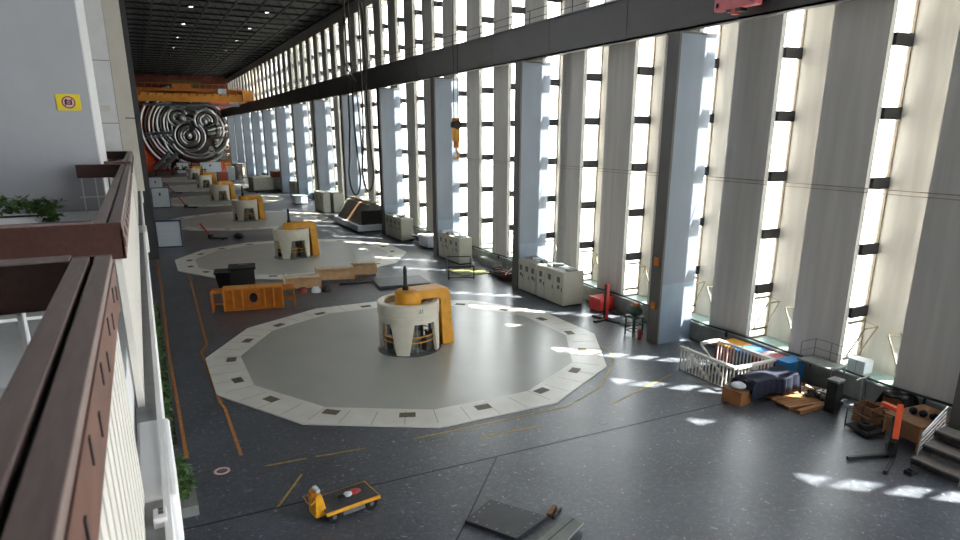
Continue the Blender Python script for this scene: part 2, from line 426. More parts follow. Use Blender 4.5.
# far wall with relief
fw = MB().box(.4, 25.5, Y_END, Y_END+.4, 0, 20.5, 'muralred').box(.4, 25.5, Y_END, Y_END+.4, 20.5, Z_TOP, 'muraldark')  # upper band coloured darker brown than the orange below
struct(fw.build('wall_far'))
struct(MB().box(9.5, 17.5, Y_END-.12, Y_END-.02, 20.8, 23.8, 'olive').build('trim_8'))
t = thing('metal_relief', 'huge metal relief of rings and tubes on the orange far wall', 'relief', (12.8, Y_END-.05, 11))
def arc(cx, cz, r, a0, a1, th, m, y=-.6, n=28):
    return [(cx+r*math.cos(R(a0+(a1-a0)*i/n)), y, cz+r*math.sin(R(a0+(a1-a0)*i/n))) for i in range(n+1)]
RELIEF = []
for cx, cz, r0, k, dr, a0, a1, y in ((-.4, .5, 11, 4, .95, 105, 250, -.6), (-.5, 1.2, 7.0, 4, .8, 70, 262, -.9), (0, .6, 4.0, 3, .75, 10, 330, -1.1), (.3, -1.6, 3.8, 5, .72, 80, 410, -1.5),
                                (4.8, 2.4, 2.9, 4, .7, -20, 250, -1.3), (3.4, .2, 7.3, 5, .8, -62, 84, -.7), (1.8, -1, 8.3, 4, .9, 196, 318, -1.), (-2.2, 3.2, 2.4, 3, .65, 20, 300, -1.2)):
    for i in range(k): RELIEF.append((cx, cz, r0-i*dr, a0+i*4, a1-i*5 if a1 < 359 else a1, .3 if i % 2 else .36, 'darkmetal' if i % 3 == 1 else 'bright', y-.06*i))
for cx, cz, r, a0, a1, th, m, y in RELIEF:
    MB().tube(arc(cx, cz, r, a0, a1, th, m, y), th, m, 8).build('ring', t, smooth=True)
for p, q, th, m in (((-10.5, -.6, -1.1), (-3, -1.2, -.6), .5, 'bright'), ((-10.5, -.6, -2.1), (-3, -1.2, -1.4), .35, 'bright'),
                    ((-9.5, -.6, -10.3), (-5, -1., -5.6), .55, 'bright'), ((-7.6, -.6, -10.3), (-3.3, -1., -6), .6, 'bright'), ((-5.6, -.6, -10.3), (-2, -1., -6.6), .5, 'darkmetal'),
                    ((5, -1, 1.), (10.4, -.6, 3), .4, 'darkmetal'), ((5, -1, 0), (10.4, -.6, 1.2), .45, 'bright'), ((5, -1, -1), (10.4, -.6, -.4), .4, 'bright'),
                    ((5, -1, -2), (10.4, -.6, -2), .5, 'darkmetal'), ((5, -1, 4), (10.4, -.6, 5.5), .4, 'darkmetal')):
    MB().tube([p, q], th, m, 8).build('tube', t, smooth=True)
b = MB()
for i in range(26):
    a = R(70+i*6.6); b.bar((-.5+6.0*math.cos(a), -1., 1.4+6.0*math.sin(a)), (-.5+7.0*math.cos(a), -1., 1.4+7.0*math.sin(a)), .35, .3, 'bright')
b.build('ring_teeth', t)
for i in range(22):
    x = random.uniform(5, 9.8); z = random.uniform(-7.5, -2.8); r = random.uniform(.35, .8)
    MB().tube(arc(x, z, r, 0, 340, .2, '', -.7, 14), .16, random.choice(['bright', 'darkmetal', 'steel']), 6).build('small_ring', t, smooth=True)
for x, z, r in ((0, -1.5, 1.1), (4.6, 2.2, .8), (-1.2, 3.0, 1.2), (7, -3, .6), (2.5, 4.6, .7)):
    MB().sphere((x, -1.4, z), r, 'bright').build('boss', t, smooth=True)
for x in (-1.2, 0, 1.2): MB().box(x, x+.8, -.5, -.05, -10.95, -7.2, 'muralred').build('red_bar', t)
MB().prism([(8.6*math.cos(i*PI/24), 8.4*math.sin(i*PI/24)) for i in range(48)], 0, .12, 'girder', Matrix.Translation((.4, 0, .6)) @ Matrix.Rotation(PI/2, 4, 'X')).build('backing_disc', t)
MB().box(5.5, 10.8, -.35, -.13, -8.5, -2.2, 'olive').build('backing_panel', t)

# left: dark end pier and wall beyond the gallery
struct(MB().box(-4, .48, 60, 61, 0, Z_TOP, 'darkwall').box(.1, .4, 61, Y_END, 0, Z_TOP, 'darkwall').build('wall_left'))

# ------------------------------------------------------------------ gallery on the left
DZ = 8.2; LZ = 7.66
PIERS = [5.1+13.7*k for k in range(-1, 3)]
d = MB().box(-12, -.3, -10, 60, DZ-.4, DZ, 'deck').box(-.3, -.14, -10, 60, LZ-.35, LZ, 'stripgrey')
struct(d.build('trim_4'))
struct(MB().box(-.14, -.1, -10, 60, LZ-.6, LZ+.04, 'white').build('trim_5'))
d = MB()
for y in PIERS: d.box(-.3, -.05, y-.7, y+.7, LZ-.5, LZ+.02, 'white')
struct(d.build('trim_6', bevel=.03))
# cross walls of the gallery
struct(MB().box(-10, -.86, 18.6, 19.1, DZ, Z_TOP, 'wallgrey').box(-.86, -.83, 18.6, 22.4, DZ, Z_TOP, 'white').build('wall_gallery_1'))
g = MB().box(-10, -.57, 31.8, 32.4, DZ, Z_TOP, 'white').box(-.55, .05, 31.8, 33.2, LZ, Z_TOP, 'beige')
for z in (12.8, 10.4): g.box(-1.6, -.57, 31.78, 31.8, z, z+.03, 'stripgrey')
g.box(-.3, .05, 31.78, 31.8, 10.6, 10.64, 'darkwall')
struct(g.build('wall_gallery_2'))
struct(MB().box(-1.6, -1.3, -10, 60, 0, DZ-.4, 'wallgrey').build('wall_gallery_3'))
struct(MB().box(-12.3, -12, -14, 60, 0, Z_TOP, 'wallgrey').build('wall_gallery_4'))
struct(MB().box(-12.3, 25.5, -14.3, -14, 0, Z_TOP, 'wallgrey').build('wall_back_light_block'))  # unseen wall added to block sky light from behind the camera
tag(MB().box(-1.12, -.78, 31.62, 31.78, 10.9, 11.1, 'offwhite').build('vent_box'), 'small white box fixed high on the white gallery wall', 'box')

def railing(y0, y1, label, dx=0.):
    t = thing('gallery_railing', label, 'railing', (dx, 0, 0), 0, 'brown railings of the gallery')
    z = 9.3
    for x0, x1 in ((-.29, -.2), (-.405, -.315)):
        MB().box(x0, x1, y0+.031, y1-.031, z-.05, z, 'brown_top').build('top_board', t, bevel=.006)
    MB().box(-.405, -.216, y0+.035, y1-.035, z-.28, z-.056, 'black').build('dark_gap_filler', t)  # black filler added under the boards to paint the dark gap between them
    s = MB().box(-.215, -.195, y0, y1, z-.3, z-.052, 'rust')
    n_ = int((y1-y0)/.33)
    for i in range(n_): s.box(-.197, -.19, y0+.12+i*.33, y0+.145+i*.33, z-.22+(i % 2)*.06, z-.14+(i % 2)*.06, 'black')
    s.build('side_board', t)
    for y, sg in ((y0, 1), (y1, -1)):
        b = MB().box(-1.35, -.2, min(y, y+sg*.03), max(y, y+sg*.03), z-.3, z-.0, 'brown')
        b.build('return_board', t)
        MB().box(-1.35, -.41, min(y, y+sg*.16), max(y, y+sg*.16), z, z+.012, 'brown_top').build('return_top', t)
    p = MB(); nn = int((y1-y0)/.2)
    for i in range(nn): p.box(-.285, -.23, y0+.03+i*.2, y0+.17+i*.2, LZ, z-.3, 'offwhite')
    p.build('slat_panel', t)
    for y in (y0+.06, y1-.06):
        for x in (-.45, -.58, -.72, -1.0, -1.28): MB().box(x, x+.025, y-.012, y+.012, DZ, z-.3, 'white').build('baluster', t)
        MB().box(-1.35, -.3, y-.011, y+.011, DZ+.35, DZ+.375, 'white').build('lower_rail', t)
    return t
railing(-4.5, 4.5, 'blurred brown railing closest to the camera, running out of the lower left corner', -.02)
railing(6.15, 18.25, 'brown railing with white slats starting just beyond the nearest one')
railing(19.95, 31.5, 'distant brown railing beyond the grey wall with the yellow sign')

# sign
t = thing('warning_sign', 'yellow no-photography sign fixed on the light grey gallery wall', 'sign', (-1.295, 18.59, 10.7))
MB().box(-.245, .245, -.012, 0, -.18, .18, 'signyellow').build('plate', t)
b = MB().add([(x, y, z) for y in (-.02, -.012) for x, z in [(.125*math.cos(i*PI/16), .125*math.sin(i*PI/16)) for i in range(32)]],
             [tuple(range(32)), tuple(range(63, 31, -1))]+[(i, (i+1) % 32, 32+(i+1) % 32, 32+i) for i in range(32)], 'signpink'); b.build('symbol_disc', t)
MB().tube([(.125*math.cos(i*PI/16), -.022, .125*math.sin(i*PI/16)) for i in range(32)], .014, 'signred', 6, True).build('symbol_ring', t)
MB().box(-.08, .07, -.026, -.02, -.055, .05, 'signdark').box(-.06, -.02, -.026, -.02, .05, .07, 'signdark').build('camera_symbol', t)
MB().tube([(.03*math.cos(i*PI/8), -.028, .03*math.sin(i*PI/8)) for i in range(16)], .007, 'signpink', 6, True).build('lens_symbol', t)
MB().bar((-.085, -.03, -.085), (.085, -.03, .085), .008, .018, 'signred').build('slash', t)
b = MB()
for i in range(20): b.box(-.21+i*.021, -.197+i*.021, -.014, -.012, .145, .155, 'signdark'); 
for i in range(18): b.box(-.2+i*.022, -.187+i*.022, -.014, -.012, -.16, -.152, 'signdark')

# plants
def foliage(n, box, size, mats, seed, down=0):
    rnd = random.Random(seed); b = MB()
    for i in range(n):
        while True:
            u = [rnd.uniform(-1, 1) for _ in range(3)]
            if sum(v*v for v in u) < 1: break
        p = Vector((u[0]*box[0], u[1]*box[1], u[2]*box[2]))
        q = Matrix.Rotation(rnd.uniform(0, 2*PI), 3, 'Z') @ Matrix.Rotation(rnd.uniform(-.9, .9), 3, 'X') @ Matrix.Rotation(rnd.uniform(-.6, .6), 3, 'Y')
        l = size*rnd.uniform(.6, 1.3); w_ = l*.32
        V = [p+q @ Vector(v) for v in ((0, 0, 0), (w_, l*.45, .0), (0, l, -l*.15), (-w_, l*.45, .0), (0, l*.45, -w_*.35))]
        b.add(V, [(0, 1, 4), (1, 2, 4), (2, 3, 4), (3, 0, 4)], rnd.choice(mats))
    return b
t = thing('planter_box', 'white planter box of trailing green leaves in front of the grey wall', 'plant', (-2.2, 12, DZ+.12))
MB().box(-1.1, .86, -.2, .16, -.12, .48, 'white').build('trough', t, bevel=.01)
b = MB().box(-1.06, .82, -.13, .13, .45, .485, 'soil'); b.build('soil', t)
fo = foliage(520, (1.12, .17, .12), .11, ['leaf', 'leaf', 'leaf_l'], 3)
fo2 = foliage(160, (.16, .16, .22), .13, ['leaf', 'leaf_l'], 5)
fb = fo.build('foliage', t, (0, .03, .66)); 
fo2.build('trailing_foliage', t, (.84, -.1, .5))
t = thing('shrub_bed', 'dark green shrub in a concrete bed below the gallery edge', 'plant', (-.1, 18.6, 0))
MB().box(-1.1, .36, -1.1, 1.3, 0, .3, 'ledge').build('curb', t)
foliage(700, (.42, .95, .5), .2, ['leaf', 'leaf_l', 'leaf'], 11).build('foliage', t, (-.1, 0, .65))
MB().tube([(-.1, 0, .25), (-.1, .1, .9)], .03, 'soil').build('stem', t)
t = thing('planting_strip', 'narrow strip of low dark plants along the foot of the gallery', 'plant', (-.25, 27, 0))
MB().box(-.5, .2, -4.6, 16, 0, .18, 'soil').build('curb', t)
b = MB()
for i in range(16):
    fo = foliage(60, (.2, .6, .25), .2, ['leaf', 'leaf', 'leaf_l'], 40+i)
    b.v_off = 0
    nv = len(b.v); y = -4.2+i*1.25
    b.v += [(v[0]-.05, v[1]+y, v[2]+.35) for v in fo.v]
    for fc, mi in zip(fo.f, fo.m):
        b.f.append([q+nv for q in fc]); mm = fo.mats[mi]
        if mm not in b.mats: b.mats.append(mm)
        b.m.append(b.mats.index(mm))
b.build('foliage', t)
t = thing('wall_socket', 'small white socket fitting on the ledge below the nearest railing', 'fitting', (-.17, 4.1, LZ)); t.scale = (.6, .6, .6)
MB().box(-.05, .08, -.1, .12, 0, .12, 'white').build('housing', t, bevel=.01)
MB().box(0, .05, -.02, .04, .12, .126, 'dial').box(.0, .05, .06, .1, .12, .126, 'dial').build('outlet', t)

# ------------------------------------------------------------------ generators
UX, UY, UP = 10.75, 28.75, 27.45
def gon(r, n=12, off=15): return [(r*math.cos(R(off+360/n*i)), r*math.sin(R(off+360/n*i))) for i in range(n)]
cov = thing('generator_cover', '', 'cover', (UX, UY, 0), 0, 'twelve-sided generator covers in the floor')
TR = MB().ring(gon(9.5), gon(7.95), 0, .05, 'ring')
MB().prism(gon(7.96), 0, .045, 'disc').build('cover_plate', cov)
b = TR
for i in range(48):
    a = R(15+i*7.5); b.bar((7.98*math.cos(a), 7.98*math.sin(a), .05), (9.15*math.cos(a), 9.15*math.sin(a), .05), .02, .004, 'ledge')
b.build('tile_ring', cov)
for i in range(18):
    T = rotz(R(-92+20*i)) @ Matrix.Translation((8.3, 0, 0))
    MB().box(-.2, .2, -.3, .3, .05, .06, 'grate', T).build('grate', cov)

gen = thing('generator_unit', '', 'generator', (UX-.18, UY-.25, .05), 0, 'cream generator heads with amber ducts')
b = MB()
b.lathe([(1.3, 1.5), (1.44, 1.5), (1.44, 1.78), (1.41, 1.78), (1.41, 1.82), (1.47, 1.82), (1.47, 2.34), (1.42, 2.4), (1.2, 2.4), (1.14, 2.34), (1.14, 2.1), (.0001, 2.1)], 'cream', 48)
b.build('collar', gen, smooth=True)
for q in range(4):
    b = MB(); ca = R(-123+90*q); nr, ncol = 6, 8
    vs = []; fs = []
    for i in range(nr+1):
        z = .02+(1.52-.02)*i/nr; hw = R(12.5+10.5*i/nr)
        for rad in (1.44, 1.29):
            for j in range(ncol+1):
                a = ca-hw+2*hw*j/ncol; vs.append((rad*math.cos(a), rad*math.sin(a), z))
    W_ = 2*(ncol+1)
    for i in range(nr):
        for j in range(ncol):
            o = i*W_+j; fs += [(o, o+1, o+W_+1, o+W_), (o+ncol+1, o+W_+ncol+1, o+W_+ncol+2, o+ncol+2)]
        o = i*W_; fs.append((o, o+W_, o+W_+ncol+1, o+ncol+1)); o = i*W_+ncol; fs.append((o, o+ncol+1, o+W_+ncol+1, o+W_))
    fs.append(tuple(range(ncol+1))+tuple(range(2*ncol+1, ncol, -1)))
    b.add(vs, fs, 'cream'); b.build('leg', gen, smooth=True)
MB().lathe([(1.0, 0), (1.52, 0), (1.52, .03), (1.0, .03)], 'steel', 40).build('base_ring', gen)
b = MB().lathe([(.5, 0), (.5, .9), (.35, .9), (.35, 1.5), (.0001, 1.5)], 'ledge', 28)
for i in range(6):
    a = R(30+60*i); b.tube([(1.0*math.cos(a), 1.0*math.sin(a), 0), (1.0*math.cos(a), 1.0*math.sin(a), 1.5)], .07, 'ledge', 8)
    a = R(60*i); b.box(-.15, .15, -.2, .2, .1, .75, 'dial', rotz(a) @ Matrix.Translation((1.05, 0, 0)))
b.build('shaft_housing', gen)
for z in (.55, .8): MB().tube([(1.2*math.cos(R(i*10)), 1.2*math.sin(R(i*10)), z) for i in range(36)], .035, 'orange', 6, True).build('yellow_pipe', gen, smooth=True)
b = MB(); b.lathe([(.0001, 2.86), (.52, 2.86), (.62, 2.8), (.64, 2.2), (.64, 2.1)], 'orange', 32); b.build('cap', gen, smooth=True)
aa = R(7); T = rotz(aa)
b = MB()
prof = [(.2, 2.42), (1.3, 2.42), (1.48, 2.3), (1.56, 0), (2.2, 0), (2.0, 2.6), (1.84, 2.86), (.2, 2.88)]
V = [T @ Vector((x, y, z)) for y in (-.55, .55) for x, z in prof]; k_ = len(prof)
b.add(V, [tuple(range(k_)), tuple(range(2*k_-1, k_-1, -1))]+[(i, (i+1) % k_, k_+(i+1) % k_, k_+i) for i in range(k_)], 'orange')
b.build('duct', gen, bevel=.03)
b = MB().lathe([(.15, 2.84), (.15, 3.05), (.1, 3.1), (.09, 3.85), (.05, 4.0), (.0001, 4.0)], 'black', 12, (-.1, .05, 0)).build('mast', gen, smooth=True)
mk = MB()      # small stencilled mark on the collar of the nearest head
def mark_pt(u, z):
    a = R(-88)+u/1.47; return (1.476*math.cos(a), 1.476*math.sin(a), z)
for (u0, z0), (u1, z1) in (((-.09, 2.02), (-.03, 2.22)), ((-.03, 2.22), (.03, 2.02)), ((-.07, 2.09), (.01, 2.09)), ((.1, 2.02), (.1, 2.22)), ((.1, 2.22), (.06, 2.17))):
    mk.bar(mark_pt(u0, z0), mark_pt(u1, z1), .016, .016, 'dial')
wh = ['nearest to the camera', 'second from the front', 'third from the front', 'fourth from the front', 'fifth from the front', 'sixth and farthest']
for i in range(6):
    loc = (UX, UY+UP*i, 0)
    l1 = 'pale twelve-sided generator cover set in the floor, '+wh[i]; l2 = 'cream generator head with amber duct and black mast, '+wh[i]
    if i == 0: cov['label'] = l1; gen['label'] = l2
    else: dup(cov, loc, l1); dup(gen, (UX-.18, UY-.25+UP*i, .05), l2)
o = mk.build('stencil_mark', gen)

# ------------------------------------------------------------------ crane and hanging gear
t = thing('overhead_crane', 'orange overhead bridge crane spanning the hall before the relief', 'crane', (0, 150, 15.1))
MB().box(.9, 21.5, 2.0, 3.2, 2.55, 3.75, 'orange_dull').build('rear_girder', t)
b = MB().box(1, 21, -3.2, -2.0, .95, 2.45, 'crane')
for i in range(14): b.box(1.5+i*1.45, 1.7+i*1.45, -3.26, -3.2, 2.1, 2.45, 'black')
b.build('front_girder', t)
MB().box(.9, 21, -2.2, -1.8, 2.95, 3.3, 'orange_dull').box(3.5, 21, -2., 2.0, 2.46, 2.6, 'orange_dull').build('walkway', t)
MB().box(20.2, 22.3, -3.6, 3.6, 1.25, 3.3, 'crane').build('end_truck', t, bevel=.1)
MB().box(.7, 1.4, -3.6, 3.6, 1.25, 3.0, 'crane').build('end_truck', t, bevel=.1)
MB().box(15.6, 17.2, -3.6, -2.2, 2.5, 3.5, 'panelwhite').build('drive_box', t)
MB().box(7.5, 11, -1.8, 1.8, 3.3, 4.3, 'orange_dull').build('hoist_trolley', t)
MB().tube([(1, -3, .35), (19.5, -3, .35)], .25, 'steel').build('lower_pipe', t)
b = MB()
for i in range(16): b.box(1.5+i*1.25, 1.55+i*1.25, 2.0, 2.05, 3.75, 4.6, 'orange_dull')
b.tube([(1.5, 2.02, 4.6), (20.3, 2.02, 4.6)], .04, 'orange_dull', 6).build('handrail', t)
for s in (-1, 1):
    for yy in (-2.6, 2.6): MB().lathe([(.0001, 0), (.35, 0), (.35, .2), (.0001, .2)], 'black', 16).build('wheel', t, (20.8 if s > 0 else 1.05, yy, 1.2))
struct(MB().box(.42, .8, 120, 200, 14.3, 16.15, 'girder').build('trim_7'))

t = thing('crane_hook', 'amber hoist hook block hanging on thin wires before the windows', 'hook', (20, 43.3, 8.3))
MB().box(-.22, .22, -.25, .25, 1.2, 2.75, 'orange').build('hook_block', t, bevel=.06)
MB().lathe([(.0001, -.28), (.3, -.28), (.3, .28), (.0001, .28)], 'black', 20).build('sheave', t, (0, 0, 2.3)).rotation_euler = (PI/2, 0, 0)
MB().box(-.14, .14, -.14, .14, .75, 1.2, 'orange_dull').build('shank', t)
MB().tube([(0, 0, .9), (0, 0, .55), (.16, 0, .35), (.15, 0, .1), (0, 0, 0), (-.15, 0, .08), (-.2, 0, .22)], [.07, .07, .08, .08, .07, .06, .03], 'orange', 8).build('hook', t, smooth=True)
for x in (-.16, .16): MB().tube([(x, 0, 2.6), (x, 0, 15.25)], .025, 'rope', 6).build('wire', t)

def sling(name, label, x, y, pts, r):
    t = MB().tube([(x, y+a, z) for a, z in pts], r, 'rope', 8).build(name, smooth=True)
    return tag(t, label, 'sling', 'slings hanging from the roof')
def loop(y0, w, zt, zb):
    P = [(y0-w*.15, zt)]
    P += [(y0-w*.2, zb+7), (y0-w*.35, zb+4)]
    for i in range(13):
        a = PI+PI*i/12; P.append((y0+w*.5*math.cos(a), zb+w*.55+w*.55*math.sin(a)))
    P += [(y0+w*.35, zb+4), (y0+w*.2, zb+7), (y0+w*.15, zt)]
    return P
sling('wire_sling', 'black wire sling hanging in a wide loop above the tilted machine, left one', 20.2, 0, loop(69.5, 4.2, 23.55, 3.7), .09)
sling('wire_sling', 'black wire sling hanging in a narrow loop above the tilted machine, right one', 19.8, 0, loop(63.5, 3.6, 23.55, 4.6), .09)
sling('wire_sling', 'slack black rope drooping high in front of the upper windows', 20., 0, [(69.2, 23.55), (70.5, 19), (70.2, 16.8), (68.5, 15.8), (66.8, 15.0), (66.2, 12), (65.8, 8)], .07)

t = thing('red_hoist', 'small red hoist seen from below on the crane girder at the top edge', 'hoist', (21.0, 19.9, 14.45))
MB().box(-.2, .2, -1.0, 1.0, .12, .6, 'pink').build('body', t, bevel=.05)
MB().box(-.15, .2, -.3, -.05, .0, .2, 'black').box(-.15, .2, .2, .4, .02, .2, 'black').build('trolley', t)
MB().box(-.12, .15, -.05, .2, -.08, .12, 'red').build('hook_housing', t)
MB().box(-.2, .6, -.9, -.75, .25, .4, 'black').box(-.2, .6, .75, .9, .25, .4, 'black').build('bracket', t)

# ------------------------------------------------------------------ objects on the floor
# platform truck
t = thing('platform_truck', 'small yellow electric platform truck with black deck on the dark floor', 'truck', (3.93, 15.95, 0), R(10)); t.scale = (.8, .8, .8)
b = MB().box(-.95, .95, -.55, .55, .44, .5, 'truckdeck'); b.build('deck', t)
b = MB().box(-.98, 1.0, -.6, -.53, .36, .48, 'yellow').box(-.98, 1.0, .53, .6, .36, .48, 'yellow').box(.93, 1.0, -.6, .6, .36, .48, 'yellow'); b.build('deck_rim', t, bevel=.015)
MB().box(-.35, .45, -.5, .5, .14, .42, 'steel').build('battery_box', t)
b = MB().add([(x, y, z) for y in (-.3, .3) for x, z in ((-1.25, .25), (-.85, .25), (-.85, .42), (-.98, 1.05), (-1.12, 1.12), (-1.22, 1.0))],
             [tuple(range(6)), tuple(range(11, 5, -1))]+[(i, (i+1) % 6, 6+(i+1) % 6, 6+i) for i in range(6)], 'yellow')
b.build('steering_column', t, bevel=.03)
MB().box(-1.12, -.98, -.18, .18, 1.1, 1.2, 'panelwhite', Matrix.Translation((0, 0, 0))).build('control_pad', t, bevel=.02)
MB().box(-1.3, -1.14, -.2, -.02, 1.0, 1.14, 'orange_dull').build('control_lever_box', t)
MB().tube([(-1.2, -.25, .88), (-1.4, -.38, .86), (-1.45, -.1, .86), (-1.4, .3, .86), (-1.2, .25, .88)], .025, 'orange', 6).build('handle_bar', t)
for x in (-.68, .7):
    for y in (-.46, .46):
        wl = MB().lathe([(.08, -.07), (.2, -.07), (.22, -.05), (.22, .05), (.2, .07), (.08, .07)], 'rubber', 20).lathe([(.0001, -.06), (.1, -.06), (.1, .06), (.0001, .06)], 'steel', 12)
        o = wl.build('wheel', t, (x, y, .22)); o.rotation_euler = (PI/2, 0, 0)
T0 = Matrix.Translation((3.93, 15.95, 0)) @ Matrix.Rotation(R(10), 4, 'Z') @ Matrix.Scale(.8, 4)
p = T0 @ Vector((.05, 0, .5))
b = MB().sphere((0, 0, .06), .12, 'panelwhite', 10, .5).sphere((.09, .03, .05), .08, 'panelwhite', 10, .6); o = tag(b.build('white_rag', loc=p, smooth=True), 'crumpled white rag on the yellow truck deck', 'rag')
p = T0 @ Vector((.3, .05, .5))
b = MB().sphere((0, 0, .05), .15, 'red', 10, .33).sphere((.1, .04, .04), .12, 'red', 10, .33); tag(b.build('red_cloth', loc=p, smooth=True), 'red cloth lying on the yellow truck deck', 'cloth')
p = T0 @ Vector((-.2, -.02, .5))
tag(MB().sphere((0, 0, .05), .13, 'black', 10, .4).build('black_glove', loc=p, smooth=True), 'small dark bundle on the yellow truck deck', 'bundle')

# hatch plates
hp = [(6.54, 13.83), (7.61, 14.45), (8.6, 13.0), (7.35, 12.5)]
t = thing('hatch_plate', 'dark bolted steel hatch plate lying raised on the floor', 'plate', (0, 0, 0))
MB().prism(hp, 0, .12, 'hatch').build('plate', t)
b = MB()
cx = sum(p[0] for p in hp)/4; cy = sum(p[1] for p in hp)/4
for i in range(4):
    for s in (.15, .4, .62, .85):
        p = [hp[i][j]*(1-s)+hp[(i+1) % 4][j]*s for j in (0, 1)]; p = [p[0]*.86+cx*.14, p[1]*.86+cy*.14]
        b.lathe([(.0001, .135), (.03, .135), (.035, .12)], 'steel', 10, (p[0], p[1], 0))
b.build('bolt_heads', t)
t = thing('grey_board', 'light grey slotted board at the bottom picture edge beside the hatch', 'board', (0, 0, 0))
MB().prism([(7.5, 12.0), (8.95, 12.65), (9.25, 12.25), (7.9, 11.5)], .13, .2, 'ledge').build('board', t)
MB().bar((7.7, 11.85, .2), (9.08, 12.48, .2), .03, .01, 'black').build('slot', t)
tag(MB().bar((8.7, 13.1, .06), (9.1, 13.4, .06), .12, .1, 'wood_d').bar((8.75, 12.95, .05), (9.2, 13.25, .05), .06, .08, 'black').build('timber_offcut'), 'brown timber offcut beside the hatch plate', 'timber')

# lifting beam
t = thing('lifting_beam', 'amber ribbed steel lifting beam with a black centre hole', 'beam', (5.05, 39.75, 0), R(-10)); t.scale = (.82, 1, 1)
b = MB().box(-2.05, 2.05, -.5, .5, .05, .13, 'orange_dull').box(-2.05, 2.05, -.5, .5, 1.28, 1.36, 'crane').box(-2.0, 2.0, -.3, .3, .13, 1.28, 'orange_dull')  # web between the ribs in duller orange, recess shading put into the colour
b.build('beam_box', t)
for x in (-2., -1.38, -.76, .76, 1.38, 2.):
    for s in (-1, 1): MB().box(x-.05, x+.05, min(s*.3, s*.52), max(s*.3, s*.52), .13, 1.28, 'crane').build('rib', t)
o = MB().lathe([(.0001, .02), (.2, .02), (.2, .05), (.27, .06), (.29, .0)], 'black', 24).build('centre_hole', t, (0, -.43, .75)); o.rotation_euler = (PI/2, 0, 0)
MB().box(-.42, .42, -.43, -.3, .18, 1.25, 'orange_dull').build('hole_plate', t)
for s in (-1, 1):
    b = MB()
    for y in (-.35, .35):
        b.bar((s*2.05, y, 1.2), (s*2.85, y, 1.2), .1, .14, 'orange_dull').bar((s*2.8, y, 0), (s*2.8, y, 1.2), .1, .1, 'orange_dull').bar((s*2.05, y, .5), (s*2.8, y, .5), .08, .08, 'orange_dull')
    b.bar((s*2.8, -.35, 1.2), (s*2.8, .35, 1.2), .1, .14, 'orange_dull').bar((s*2.8, -.35, .1), (s*2.8, .35, .1), .1, .1, 'orange_dull')
    b.build('end_frame', t)
b = MB().tube([(-.2, -.25, 1.36), (-.15, -.25, 1.5), (.15, -.25, 1.5), (.2, -.25, 1.36)], .035, 'orange_dull', 6); b.build('lifting_lug', t)

# dark crates
t = thing('dark_crate', 'lower dark crate with sloped side standing behind the amber beam', 'crate', (4.7, 46.9, 0), R(-8)); t.scale = (.9, .75, 1)
b = MB().add([(-1.0, -.9, 0), (.9, -.9, 0), (.9, 1.2, 0), (-1.0, 1.2, 0), (-1.2, -.9, .95), (.9, -.9, .95), (.9, 1.2, .95), (-1.2, 1.2, .95)],
             [(3, 2, 1, 0), (4, 5, 6, 7), (0, 1, 5, 4), (1, 2, 6, 5), (2, 3, 7, 6), (3, 0, 4, 7)], 'black'); b.build('body', t)
MB().box(-1.28, .98, -.98, 1.28, .95, 1.02, 'rubber').build('lid', t)
t = thing('dark_crate', 'taller square dark crate beside the lower one, behind the amber beam', 'crate', (5.15, 45.0, 0), R(-8))
MB().box(-.75, .75, -.75, .75, 0, 1.5, 'black').build('body', t, bevel=.03)
MB().box(-.85, .85, -.85, .85, 1.5, 1.65, 'rubber').build('lid', t, bevel=.03)
MB().box(-.3, .3, -.3, .3, 1.65, 1.72, 'black').build('hatch', t)

# tan winding segments
for x, y, L_, lab, h in ((8.8, 43.6, 2.3, 'leftmost tan wrapped winding segment on the floor behind the amber beam', .85),
                      (11.4, 45.2, 2.6, 'middle and longest tan wrapped winding segment on the floor', .9),
                      (13.8, 46.1, 1.7, 'rightmost short tan wrapped winding segment', .9)):
    t = thing('winding_segment', lab, 'segment', (x, y, 0), R(-13), 'tan winding segments on the floor')
    n_ = 10
    V = []
    for xx in (-L_/2, L_/2):
        for i in range(n_+1):
            a = PI*i/n_; V.append((xx, .6*math.cos(a), .18+(h-.2)*math.sin(a)**.7))
    F = [(i, i+1, n_+2+i, n_+1+i) for i in range(n_)]+[(0, n_+1, 2*n_+1, n_), tuple(range(n_, -1, -1)), tuple(range(n_+1, 2*n_+2))]
    MB().add(V, F, 'tan').build('wrapped_body', t, smooth=True)
    MB().box(-L_/2-.12, -L_/2, -.55, .55, .1, h+.15, 'tan_pale').build('end_board', t)
    MB().box(-L_/2+.1, L_/2-.1, -.35, .45, h-.04, h+.06, 'tan_pale').build('lid', t)
    b = MB()
    for i in range(3): b.box(-L_/2+.1+i*(L_-.4)/2, -L_/2+.3+i*(L_-.4)/2, -.6, .6, 0, .18, 'wood_d')
    b.build('skid', t)
for x, y, m, lab in ((8.5, 42.5, 'pipe_red', 'small rusty red fitting on the floor before the winding segments'), (9.3, 42.3, 'panelwhite', 'small white fitting on the floor before the winding segments'), (9.95, 42.2, 'darkmetal', 'small dark fitting on the floor before the winding segments')):
    tag(MB().lathe([(.0001, .35), (.2, .35), (.25, .2), (.3, .2), (.3, 0)], m, 12).build('pipe_fitting', loc=(x, y, 0)), lab, 'fitting', 'loose fittings by the winding segments')
tag(MB().tube([(11.2, 43.6, .06), (12.4, 43.3, .06), (13.4, 43.3, .06)], .06, 'black').build('floor_rod'), 'dark rod lying on the floor before the middle winding segment', 'rod')
t = thing('dark_platform', 'low flat black platform behind the nearest generator head', 'platform', (15.1, 42.0, 0), R(-6))
MB().box(-1.75, 1.75, -1.2, 1.5, .06, .22, 'hatch').build('top', t)
MB().box(-1.6, 1.6, -1.05, 1.35, 0, .06, 'black').build('base', t)

